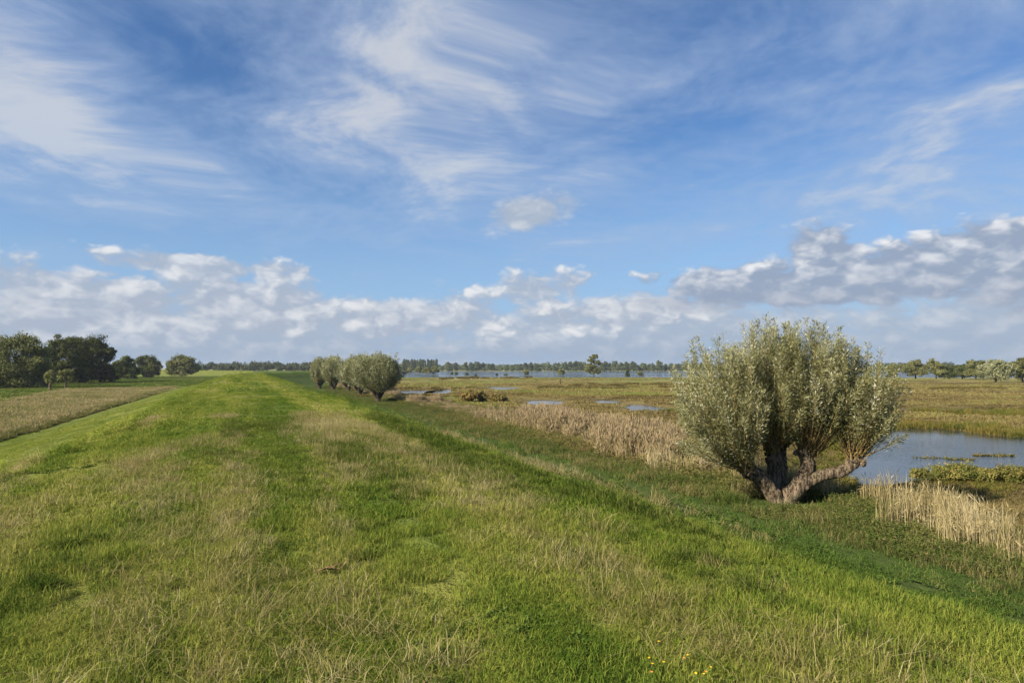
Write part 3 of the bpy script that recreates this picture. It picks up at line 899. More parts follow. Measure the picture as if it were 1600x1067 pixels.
def trees_right():
    G_ = "grey trees on the far side of the marsh"
    def T(base, ell, label, mat=LEAF_M, n=5000, leaf=.45, th=1.8, tr=.3, seed=1, group=G_, name="marsh_tree", **kw):
        loc, sc_ = place(base[0], base[1], .3)
        leafy_tree(loc, px_lumps(ell, base, sc_), th, tr, n, leaf, mat, seed, name, label, group=group, **kw)
    T((1397, 591), [(1397, 576, 10, 9), (1393, 584, 8, 6)], "small grey tree just right of the big willow's crown", seed=51, n=3000)
    T((1430, 592), [(1430, 570, 11, 9), (1420, 577, 12, 10), (1441, 577, 11, 10), (1430, 583, 15, 6)], "broad grey willow tree with short dark trunk near the lake gap", seed=52)
    T((1462, 592), [(1461, 569, 10, 8), (1463, 580, 12, 10)], "upright grey-green tree right of the lake gap", seed=53, n=4000)
    T((1482, 592), [(1482, 578, 13, 8), (1478, 585, 14, 6)], "dark low bushy tree in the middle of the right group", LEAF_D, seed=54, n=3500)
    T((1502, 592), [(1502, 577, 13, 9), (1500, 585, 15, 6)], "dark green rounded tree left of the twin-topped one", LEAF_D, seed=55, n=3500)
    T((1524, 593), [(1520, 569, 8, 8), (1532, 570, 9, 9), (1525, 581, 15, 11)], "twin-topped grey-green tree beside the broad silver one", seed=56)
    T((1555, 597), [(1555, 570, 14, 12), (1541, 579, 13, 11), (1570, 578, 14, 12), (1555, 585, 24, 8)], "broad silvery tree with dark trunk near the right edge", LEAF_R, 6500, .42, seed=57)
    T((1597, 597), [(1600, 568, 15, 12), (1586, 578, 10, 10), (1606, 582, 20, 10)], "grey tree cut by the right edge of the picture", seed=58)
    # on the near shore of the lake
    T((928, 588.5), [(924, 562, 6, 7), (930, 558, 5, 5), (934, 567, 6, 6), (922, 575, 10, 8), (930, 580, 10, 6)], "lone tall tree standing alone on the lake shore", LEAF_M, 5500, .55, seed=60, th=2.5, group=None, name="shore_tree")
    def B(px, py, w, h, seed, label, mat=LEAF_M, n=900, leaf=.5, cat="bush", name="shore_bush", z=.3):
        loc, sc_ = place(px, py, z)
        leafy_tree(loc, [(0, 0, h * sc_ * .52, w * sc_ / 2, w * sc_ / 2, h * sc_ * .46), (w * sc_ * .12, 0, h * sc_ * .62, w * sc_ * .33, w * sc_ * .33, h * sc_ * .36)], h * sc_ * .3, .12, n, leaf, mat, seed, name, label, cat, "bushes on the lake shore", sub=14)
    B(639.5, 585, 9, 12, 71, "round olive bush beside the row of willows on the lake shore")
    B(653, 586, 12, 14, 72, "leftmost of three round bushes that touch on the lake shore", n=1300)
    B(667, 587, 14, 14, 73, "middle one of three round bushes that touch on the lake shore", n=1500)
    B(680, 587, 14, 15, 74, "right and darkest of three round bushes that touch on the lake shore", LEAF_M, n=1500)
    B(706, 586, 4, 5, 75, "left one of a pair of tiny dark bushes on the lake shore", LEAF_D, 300)
    B(712.5, 586.5, 6, 5, 76, "right one of a pair of tiny dark bushes on the lake shore", LEAF_D, 350)
    B(729, 587, 9, 4, 77, "low wide bush on the shore right of the tiny pair", LEAF_D, 400)
    B(743, 588, 4, 3, 78, "tiniest dark bush on the lake shore", LEAF_D, 200)
    B(776, 587.5, 4, 4, 79, "tiny dark bush halfway along the lake shore", LEAF_D, 250)
    B(790, 587.5, 8, 3, 80, "low dark scrub halfway along the lake shore", LEAF_D, 300)
    B(822, 588, 9, 11, 81, "small upright round tree left of the post on the lake shore", LEAF_M, 1100)
    B(876, 588, 13, 12, 82, "round green bush left of the lone tall tree", LEAF_M, 1400)
    B(980, 589, 8, 6, 83, "low dark scrub with a thin spire right of the lone tall tree", LEAF_D, 600)
    B(980, 588.6, 3.4, 13, 84, "thin dark spire of a bush rising from low scrub", LEAF_D, 500)
    B(1000, 589, 9, 9, 85, "round olive bush nearest the big willow on the lake shore", LEAF_M, 900)
    # bush standing in the marsh
    B(738, 628, 44, 17, 86, "brown-green bush standing in the marsh beyond the reeds", LEAF_B, 2600, .30, name="marsh_bush")
    B(778, 628, 34, 10, 87, "low brown scrub just right of the bush in the marsh", LEAF_B, 1500, .30, name="marsh_bush")
trees_right()

# far shore: trees that can be told apart one by one, then the masses behind
def far_trees():
    r = np.random.default_rng(90)
    protos = []
    for k in range(5):
        w = [1.0, .8, 1.2, .7, 1.0][k]
        lumps = [(0, 0, 7.2, 4.2 * w, 4.2 * w, 4.4), (r.normal(0, 1.2), 0, 10, 3.0 * w, 3.0 * w, 3.0), (r.normal(0, 1.5), 0, 3.0, 4.8 * w, 4.4 * w, 3.0)]
        me_root = leafy_tree((0, 0, 0), lumps, 3.0, .35, 1500, 1.15, LEAF_F, 100 + k, "far_tree", "", sub=18, forks=2)
        protos.append(me_root)
    used = [False] * 5
    def put(px, D, top_py, k, label, group, wide=1.0):
        o = protos[k] if not used[k] else copy_tree(protos[k])
        used[k] = True
        x = (px - 800) / F * D
        h = D * (HOR - top_py) / F + CAM_H - .4
        o.location = (x, D, .35); s = h / 12.6
        o.scale = (s * wide, s * wide, s); o.rotation_euler = (0, 0, r.uniform(0, 6.28))
        tag(o, label, "tree", group)
    row = [(944, 565, 1.1), (953, 567, .9), (961, 564, 1.1), (971, 566, 1.0), (979, 565.5, 1.0), (989, 565, 1.1), (995, 570, .9), (1004, 567, 1.1), (1013, 569, .9), (1030, 563.5, .9),
           (1021, 570, .9), (1040, 568.5, 1.0), (1049, 567.5, 1.0), (1058, 568, 1.1)]
    ORD = ("first", "second", "third", "fourth", "fifth", "sixth", "seventh", "eighth", "ninth", "tenth", "eleventh", "twelfth", "thirteenth", "fourteenth",
           "fifteenth", "sixteenth", "seventeenth", "eighteenth", "nineteenth", "twentieth")
    row.sort()
    for i, (px, tp, w) in enumerate(row):
        put(px, 945 + 12 * math.sin(i * 2.3), tp, i % 5, "round-headed olive tree across the lake, %s to the right of the lone tall tree" % ORD[i], "line of trees on the far lake shore", w)
    row2 = [(702, 566), (711, 566.5), (728, 566), (737, 566.5), (745, 565), (754, 567), (762, 568.5), (770, 568), (781, 572), (792, 572), (800, 571), (812, 568.5), (821, 567), (830, 566.5), (838, 568), (866, 571), (882, 565.5), (891, 565), (899, 564.5), (906, 565)]
    for i, (px, tp) in enumerate(row2):
        put(px, 960 + 14 * math.sin(i * 1.7), tp, (i * 3) % 5, "dark tree across the lake, %s from the left between the stand and lone tree" % ORD[i], "trees across the lake", 1.1)
    pop = [(631 + i * 4.2, 561 + (i * 7 % 3) * .6) for i in range(13)]
    for i, (px, tp) in enumerate(pop):
        put(px, 930 + 18 * (i % 3), tp, 1 if i % 2 else 3, "slim tree of the even-topped stand across the lake, %s from its left end" % ORD[i], "even-topped stand of trees across the lake", .55)

def wood(name, label, spans, seed, n_per, leaf, mat):
    """a far-off wood that reads as one mass: many crowns in one object. spans: (px0, px1, distance, top row, spacing m)"""
    r = np.random.default_rng(seed)
    gl = Geo()
    for px0, px1, D, tp, sp in spans:
        x0, x1 = (px0 - 800) / F * D, (px1 - 800) / F * D
        x = x0
        while x < x1:
            d = D + r.uniform(-25, 45)
            h = max(3.0, (D * (HOR - tp) / F + CAM_H) * r.uniform(.78, 1.08))
            w = r.uniform(.42, .62) * min(h, 13)
            nb = 9
            for b in range(nb):
                v = r.normal(0, 1, 3); v /= np.linalg.norm(v); v[2] = abs(v[2]) * 1.0 - .25
                c = np.array([x, d, h * .55]) + v * np.array([w * .7, w * .7, h * .42])
                m = n_per // nb
                dd = r.normal(0, 1, (m, 3)); dd /= np.linalg.norm(dd, axis=1, keepdims=True)
                P = c + dd * w * .42 * r.random((m, 1)) ** .4
                P[:, 2] = np.maximum(P[:, 2], .3)
                nn = dd + r.normal(0, .5, P.shape)
                leaves(gl, P, np.cross(nn, r.normal(0, 1, P.shape)), leaf * r.uniform(.7, 1.3, m), leaf * .8, r, nn)
            x += sp * r.uniform(.6, 1.4)
    o = link(name, gl.mesh(name, mat))
    tag(o, label, kind="stuff")
far_trees()
wood("far_wood", "low dark wood on the horizon behind the dike", [(300, 500, 740, 565, 3.2), (318, 430, 690, 567, 3.5), (300, 500, 670, 571, 3.5), (-400, 300, 820, 563, 6)], 201, 240, 1.5, LEAF_F)
wood("far_wood", "hazy dark band of wood behind the lake", [(610, 1090, 1250, 568.5, 6), (620, 1070, 990, 573.5, 4), (640, 1060, 1180, 570, 7), (840, 915, 1080, 566, 10), (1060, 1400, 1150, 567, 8), (1060, 1400, 1000, 574, 6)], 202, 150, 2.4, LEAF_F)
wood("far_wood", "dark wood on the horizon behind the grey trees on the right", [(1370, 1720, 1050, 566.5, 7), (1500, 1720, 760, 569, 8)], 203, 150, 2.2, LEAF_F)

# ================================================================== grass, reeds and herbs: too many to count
def blade_patch(radius, n, h, w, lean, seed, curl=0.6, square=False, tips=0.15):
    """curved grass blades, three triangles each"""
    r = np.random.default_rng(seed)
    a = r.uniform(0, 2 * np.pi, n); rad = radius * np.sqrt(r.random(n))
    bx, by = np.cos(a) * rad, np.sin(a) * rad
    H = r.uniform(h[0], h[1], n) * (0.75 + 0.5 * r.random(n)); W = r.uniform(w[0], w[1], n)
    yaw = r.uniform(0, 2 * np.pi, n); ln = np.abs(r.normal(0, lean, n)) + 0.08
    dx, dy = np.cos(yaw), np.sin(yaw)
    fy = yaw + r.uniform(-1.2, 1.2, n) + np.pi / 2
    sx, sy = np.cos(fy), np.sin(fy)
    B = np.stack([bx, by, np.full(n, -0.01)], -1)
    M = B + np.stack([dx * H * ln * 0.35, dy * H * ln * 0.35, H * 0.6], -1)
    Tz = H * (1.0 - np.minimum(ln * curl * 0.5, 0.75))
    T = B + np.stack([dx * H * ln, dy * H * ln, Tz], -1)
    S = np.stack([sx, sy, np.zeros(n)], -1) * W[:, None] * 0.5
    V = np.stack([B - S, B + S, M + S * 0.8, M - S * 0.8, T], 1).reshape(-1, 3)
    i = np.arange(n)[:, None] * 5
    Tr = np.concatenate([i + [[0, 1, 2]], i + [[0, 2, 3]], i + [[3, 2, 4]]])
    return V, Tr, np.repeat(r.random(n), 5)

def leaf_patch(radius, stems, h, leaf, per, seed, wid=0.5, up=0.5):
    """leafy herbs: stems with pointed leaves"""
    r = np.random.default_rng(seed)
    g = Geo()
    for _ in range(stems):
        a, q = r.uniform(0, 2 * np.pi), radius * math.sqrt(r.random())
        b = np.array([math.cos(a) * q, math.sin(a) * q, 0.0]); H = r.uniform(*h)
        top = b + np.array([r.normal(0, .25) * H, r.normal(0, .25) * H, H])
        s = np.array([.5, .2, 0]) * .012
        g.add([b - s, b + s, top], None, [[0, 1, 2]], r.random())
        u = r.random(per) ** .7
        P = b + (top - b) * u[:, None]
        D = r.normal(0, 1, (per, 3)) * np.array([1, 1, .45]) + np.array([0, 0, up])
        leaves(g, P, D, leaf * r.uniform(.6, 1.3, per) * (1.2 - .5 * u), leaf * wid * r.uniform(.7, 1.2, per), r, r.normal(0, .6, (per, 3)) + np.array([0, 0, 1.0]), np.clip(r.random() * .6 + r.random(per) * .4, 0, 1))
    V, Q, T, R = g.arrays()
    T = np.concatenate([T, Q[:, [0, 1, 2]], Q[:, [0, 2, 3]]])
    return V, T, R

def reed_patch(radius, n, h, w, seed, plume=True, leafn=4):
    """reed stems with hanging leaves and a feathery plume"""
    r = np.random.default_rng(seed)
    g = Geo()
    for _ in range(n):
        a, q = r.uniform(0, 2 * np.pi), radius * math.sqrt(r.random())
        b = np.array([math.cos(a) * q, math.sin(a) * q, -.05]); H = r.uniform(*h)
        ld = r.normal(0, .10, 2) + np.array([.05, .02])
        m = b + np.array([ld[0] * H * .4, ld[1] * H * .4, H * .6]); t = b + np.array([ld[0] * H * 1.2, ld[1] * H * 1.2, H])
        f = r.uniform(0, np.pi); s = np.array([math.cos(f), math.sin(f), 0]) * w * r.uniform(.6, 1.3) * .5
        rn = r.random() * .7
        g.add([b - s, b + s, m + s * .8, m - s * .8, t], None, [[0, 1, 2], [0, 2, 3], [3, 2, 4]], rn)
        k = leafn
        u = r.uniform(.15, .9, k)
        P = b + (t - b) * u[:, None]
        an = r.uniform(0, 2 * np.pi, k)
        D = np.stack([np.cos(an), np.sin(an), r.uniform(.3, 1.6, k)], -1)
        leaves(g, P, D, H * r.uniform(.14, .28, k), w * 1.1, r, R=np.clip(rn + r.normal(0, .1, k), 0, .7))
        if plume and r.random() < .75:
            k = 5
            P = t + np.array([0, 0, -.12]) + r.normal(0, .012, (k, 3)) - np.array([0, 0, 1]) * r.random((k, 1)) * .1
            D = np.stack([r.normal(.25, .25, k), r.normal(.05, .25, k), np.full(k, 1.0)], -1)
            leaves(g, P, D, r.uniform(.12, .24, k), w * 1.9, r, R=np.full(k, .9))
    V, Q, T, R = g.arrays()
    T = np.concatenate([T, Q[:, [0, 1, 2]], Q[:, [0, 2, 3]]])
    return V, T, R

def scatter_tree(nvar):
    key = "scatter_%d" % nvar
    if key in bpy.data.node_groups: return bpy.data.node_groups[key]
    t = bpy.data.node_groups.new(key, 'GeometryNodeTree')
    t.interface.new_socket("Geometry", in_out='INPUT', socket_type='NodeSocketGeometry')
    t.interface.new_socket("Geometry", in_out='OUTPUT', socket_type='NodeSocketGeometry')
    gi, go = t.nodes.new('NodeGroupInput'), t.nodes.new('NodeGroupOutput')
    def named(n, ty):
        q = t.nodes.new('GeometryNodeInputNamedAttribute'); q.data_type = ty; q.inputs['Name'].default_value = n
        return next(o for o in q.outputs if o.enabled and o.name == 'Attribute')
    vid = named('vid', 'INT')
    def part(k):
        c = t.nodes.new('FunctionNodeCompare'); c.data_type = 'INT'; c.operation = 'EQUAL'
        ins = [i for i in c.inputs if i.enabled]
        t.links.new(vid, ins[0]); ins[1].default_value = k
        s = t.nodes.new('GeometryNodeSeparateGeometry'); s.domain = 'POINT'
        t.links.new(gi.outputs[0], s.inputs['Geometry']); t.links.new(c.outputs[0], s.inputs['Selection'])
        return s.outputs['Selection']
    join = t.nodes.new('GeometryNodeGeometryToInstance')
    for k in reversed(range(nvar)):
        g2 = t.nodes.new('GeometryNodeGeometryToInstance')
        t.links.new(part(k), g2.inputs[0])
        if k == nvar - 1:
            jn = t.nodes.new('GeometryNodeJoinGeometry')
        t.links.new(g2.outputs[0], jn.inputs[0])
    t.nodes.remove(join)
    ip = t.nodes.new('GeometryNodeInstanceOnPoints')
    t.links.new(part(-1), ip.inputs['Points'])
    t.links.new(jn.outputs[0], ip.inputs['Instance'])
    ip.inputs['Pick Instance'].default_value = True
    t.links.new(named('idx', 'INT'), ip.inputs['Instance Index'])
    t.links.new(named('rot', 'FLOAT_VECTOR'), ip.inputs['Rotation'])
    t.links.new(named('scl', 'FLOAT_VECTOR'), ip.inputs['Scale'])
    t.links.new(ip.outputs[0], go.inputs[0])
    return t

N_INST = 0
def scatter(name, label, variants, P, scl, mat, r, tilt=1.0, nrm=None, yaw=None):
    """one object of kind stuff: every point carries a copy of one of the tuft shapes"""
    global N_INST
    n = len(P); N_INST += n
    P = np.asarray(P, float)
    if nrm is None: nrm = np.tile([0, 0, 1.0], (n, 1))
    # euler that tips +Z onto the normal after a random turn: R = Rx(a) then Ry(b) applied last
    b = np.arctan2(nrm[:, 0], nrm[:, 2]) * tilt; a = -np.arcsin(np.clip(nrm[:, 1], -1, 1)) * tilt
    yw = r.uniform(0, 2 * np.pi, n) if yaw is None else yaw
    ca, sa, cb, sb, cy, sy = np.cos(a), np.sin(a), np.cos(b), np.sin(b), np.cos(yw), np.sin(yw)
    Z0 = np.zeros(n); O1 = np.ones(n)
    Rx = np.stack([O1, Z0, Z0, Z0, ca, -sa, Z0, sa, ca], -1).reshape(n, 3, 3)
    Ry = np.stack([cb, Z0, sb, Z0, O1, Z0, -sb, Z0, cb], -1).reshape(n, 3, 3)
    Rz = np.stack([cy, -sy, Z0, sy, cy, Z0, Z0, Z0, O1], -1).reshape(n, 3, 3)
    M = Ry @ Rx @ Rz
    ey = np.arcsin(np.clip(-M[:, 2, 0], -1, 1)); ex = np.arctan2(M[:, 2, 1], M[:, 2, 2]); ez = np.arctan2(M[:, 1, 0], M[:, 0, 0])
    rot = np.stack([ex, ey, ez], -1)
    Vs, Ts, Rs, vid, off = [], [], [], [], 0
    for k, (V, T, R) in enumerate(variants):
        Vs.append(V); Ts.append(T + off); Rs.append(R); vid.append(np.full(len(V), k)); off += len(V)
    nv = off
    V = np.vstack(Vs + [P])
    vid = np.concatenate(vid + [np.full(n, -1)]).astype(int)
    idx = np.concatenate([np.zeros(nv, int), r.integers(0, len(variants), n)])
    rot = np.vstack([np.zeros((nv, 3)), rot])
    S = np.asarray(scl, float)
    if S.ndim == 1: S = np.repeat(S[:, None], 3, 1)
    S = np.vstack([np.ones((nv, 3)), S])
    me = np_mesh(name, V, None, np.vstack(Ts), mat, dict(rnd=np.concatenate(Rs + [np.zeros(n)]), vid=vid, idx=idx, rot=rot, scl=S))
    o = link(name, me)
    tag(o, label, kind="stuff")
    md = o.modifiers.new("scatter", 'NODES'); md.node_group = scatter_tree(len(variants))
    return o

def fan_points(r, r0, r1, n, half=50.0):
    """points spread evenly over a sector in front of the viewpoint"""
    a = np.radians(r.uniform(-half, half, n)); q = np.sqrt(r.uniform(r0 * r0, r1 * r1, n))
    return q * np.sin(a), q * np.cos(a)

def grass_mat(name, fn, gain=1.0, trans=0.35, mixc=None):
    m, g = new_mat(name)
    pos = geo_pos(g)
    c = fn(g, pos, attr(g, 'rnd'))
    if mixc: c = g.mix(mixc[0], c, mixc[1])
    c = g.vm('SCALE', c, gain)
    leafy(g, c, trans=trans, gl=0.0)
    return m
def ramp_mat(name, cols, trans=0.3, nscale=0.5, gain=1.0, plume=None):
    """colour by the plant's own random value, shifted in patches"""
    m, g = new_mat(name)
    pos = geo_pos(g); rn = attr(g, 'rnd')
    f = rn + (g.noise(pos, nscale, 3, 0.6, dim='2D') - 0.5) * 1.3
    c = g.mix(g.ss(f, 0.05, 0.5), cols[0], cols[1])
    c = g.mix(g.ss(f, 0.5, 0.95), c, cols[2])
    if plume: c = g.mix(g.ss(rn, 0.86, 0.88), c, plume)
    c = g.vm('SCALE', c, gain)
    leafy(g, c, trans=trans, gl=0.0)
    return m

def sward():
    r = np.random.default_rng(301)
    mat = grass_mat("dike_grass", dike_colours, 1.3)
    bands = [ # r0, r1, patch radius, blades, height, width, cover, variants
        (1.8, 8.5, .20, 420, (.035, .085), (.0035, .0060), 3.2, 8),
        (7.0, 20., .36, 460, (.038, .085), (.0065, .011), 3.2, 6),
        (17., 55., 0.7, 480, (.028, .065), (.014, .024), 2.8, 5),
        (48., 260., 1.8, 420, (.03, .075), (.05, .08), 2.2, 4),
    ]
    for k, (r0, r1, pr, nb, h, w, cover, nv) in enumerate(bands):
        var = [blade_patch(pr, nb, h, w, .75, 310 + k * 20 + j) for j in range(nv)]
        area = math.radians(104) / 2 * (r1 * r1 - r0 * r0)
        n = int(area * cover / (math.pi * pr * pr))
        x, y = fan_points(r, r0, r1, min(n, 60000), 52)
        z, t, s, wd = height(x, y, full=True)
        d = np.hypot(x, y)
        fade = np.clip((d - r0) / (.15 * r0 + 1e-6), 0, 1) * np.clip((r1 - d) / (.12 * r1), 0, 1)
        keep = (t > -13.5 + pr * .35) & (t < 15.6) & (r.random(len(x)) < np.maximum(fade, .05))
        x, y, z = x[keep], y[keep], z[keep]
        nr = normals(x, y, max(.25, pr * .9))
        hz = 0.62 + 1.9 * fbm(x, y, 2.2, 3, 87) * fbm(x, y, .5, 2, 88) ** 1.3
        slope = sstep(np.abs(t[keep] - .2), 4.0, 7.0)
        hz = hz * np.where(t[keep] > 4.6, .45, np.where(t[keep] < -3.5, .6, 1.0))
        sc3 = np.stack([r.uniform(.9, 1.15, len(x))] * 2 + [hz], -1)
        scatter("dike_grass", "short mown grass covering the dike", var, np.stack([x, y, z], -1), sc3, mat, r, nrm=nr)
    # taller lush tussocks
    lush = ramp_mat("lush_grass", ((0.052, 0.086, 0.015), (0.098, 0.144, 0.024), (0.190, 0.200, 0.048)), trans=.4)
    var = [blade_patch(.10, 70, (.09, .20), (.0045, .008), .9, 400 + j, curl=.9) for j in range(6)]
    x, y = fan_points(r, 2.0, 24, 34000, 52)
    t, s = dike_coords(x, y)
    f = fbm(x * NV[0] + y * NV[1], (x * DV[0] + y * DV[1]) * .22, 1.5, 3, 91)
    edge = sstep(np.abs(t - .3), 2.6, 4.6)
    keep = (t > -14) & (t < 4.4) & (f + edge * .0 + (r.random(len(x)) - .5) * .40 > .66)
    x, y, f = x[keep], y[keep], f[keep]
    scatter("tall_grass", "taller green grass tussocks on the dike", var, np.stack([x, y, height(x, y)], -1), np.clip(.62 + (f - .55) * 2.0, .35, 1.2) * r.uniform(.6, 1.25, len(x)) * (1 + .25 * sstep(dike_coords(x, y)[0], 1.5, 3.5)), lush, r, nrm=normals(x, y))
    # straw: dry bent stalks
    straw = ramp_mat("straw_grass", ((0.19, 0.165, 0.060), (0.32, 0.272, 0.110), (0.46, 0.40, 0.21)), trans=.3)
    var = [blade_patch(.13, 34, (.10, .24), (.0025, .0045), 1.3, 420 + j, curl=1.0) for j in range(6)]
    x, y = fan_points(r, 2.0, 26, 30000, 52)
    t, s = dike_coords(x, y)
    f = fbm(x * NV[0] + y * NV[1] + 40, (x * DV[0] + y * DV[1]) * .16, 1.1, 3, 95)
    brow = np.exp(-((t - 3.0) / 1.2) ** 2) * .22 + np.exp(-((t + 2.8) / 1.1) ** 2) * .10
    keep = (t > -12) & (t < 5.2) & (f + brow + (r.random(len(x)) - .5) * .34 > .745)
    x, y = x[keep], y[keep]
    scatter("dry_grass", "dry straw-coloured grass stalks on the dike", var, np.stack([x, y, height(x, y)], -1), r.uniform(.6, 1.15, len(x)), straw, r, nrm=normals(x, y))
    # broad leaves of clover and dandelion in the turf
    weed = ramp_mat("turf_weeds", ((0.058, 0.100, 0.016), (0.090, 0.140, 0.026), (0.135, 0.180, 0.048)), trans=.3)
    var = [leaf_patch(.10, 10, (.01, .05), .055, 5, 440 + j, .45, .35) for j in range(5)]
    x, y = fan_points(r, 2.0, 15, 14000, 52)
    f = fbm(x + 9, y - 4, 1.3, 3, 97)
    t, s = dike_coords(x, y)
    keep = (f + (r.random(len(x)) - .5) * .5 > .68) & (t > -13) & (t < 12)
    x, y = x[keep], y[keep]
    scatter("turf_weeds", "broad-leaved weeds low in the turf of the dike", var, np.stack([x, y, height(x, y)], -1), r.uniform(.4, .85, len(x)), weed, r, nrm=normals(x, y))
sward()

WBX, WBY = ground_pt(1218, 779, .7)
def trunk_clear(x, y):
    return ~((np.abs(x - WBX - .2 - (y - WBY) * .35) < 1.5) & (y < WBY + .5) & (y > WBY - 1.6))
def herbs():
    """nettles, brambles and rank grass at the foot of the dike"""
    r = np.random.default_rng(501)
    mat = ramp_mat("bank_herbs", ((0.050, 0.076, 0.018), (0.095, 0.124, 0.030), (0.200, 0.160, 0.066)), trans=.35, nscale=.35, gain=1.15)
    var = [leaf_patch(.36, 22, (.10, .42), .085, 12, 510 + j, .34) for j in range(8)]
    n = 7500
    s = 4 + 170 * r.random(n) ** 1.7; t = r.uniform(11.8, 20.5, n)
    p = DV[None] * s[:, None] + NV[None] * t[:, None]
    x, y = p[:, 0], p[:, 1]
    f = fbm(x, y, 3.0, 3, 101)
    den = sstep(t + (f - .5) * 3, 14.6, 16.6) * (1 - .5 * sstep(t, 18, 20.5))
    keep = (r.random(n) < den) & (water_dist(x, y) > .8) & trunk_clear(x, y) & (np.degrees(np.abs(np.arctan2(x, y))) < 52)
    x, y, t, f = x[keep], y[keep], t[keep], f[keep]
    scatter("bank_herbs", "rank green nettles and brambles at the foot of the dike", var, np.stack([x, y, height(x, y)], -1),
            np.stack([r.uniform(.8, 1.5, len(x))] * 2 + [(.22 + .85 * f) * r.uniform(.5, 1.5, len(x)) * (.5 + .6 * sstep(t, 12.5, 16)) * np.where((np.hypot(x, y) > 62) & (t < 19), .32, 1)], -1), mat, r)
    rk = [blade_patch(.34, 90, (.15, .42), (.008, .014), 1.0, 530 + j, curl=1.0) for j in range(6)]
    n = 15000
    s = 3 + 150 * r.random(n) ** 1.6; t = r.uniform(11.5, 20.5, n)
    p = DV[None] * s[:, None] + NV[None] * t[:, None]; x, y = p[:, 0], p[:, 1]
    keep = (r.random(n) < sstep(t + r.normal(0, .7, n), 14.4, 16.2)) & (water_dist(x, y) > .6) & trunk_clear(x, y) & (np.degrees(np.abs(np.arctan2(x, y))) < 52)
    x, y = x[keep], y[keep]
    scatter("rank_grass", "long tousled grass among the herbs below the dike", rk, np.stack([x, y, height(x, y)], -1), r.uniform(.5, 1.2, len(x)) * (.6 + .7 * fbm(x, y, 2.2, 3, 141)) * np.where(np.hypot(x, y) > 62, .45, 1),
            ramp_mat("rank_grass", ((0.055, 0.092, 0.018), (0.115, 0.145, 0.034), (0.270, 0.220, 0.100)), nscale=.5), r)
herbs()

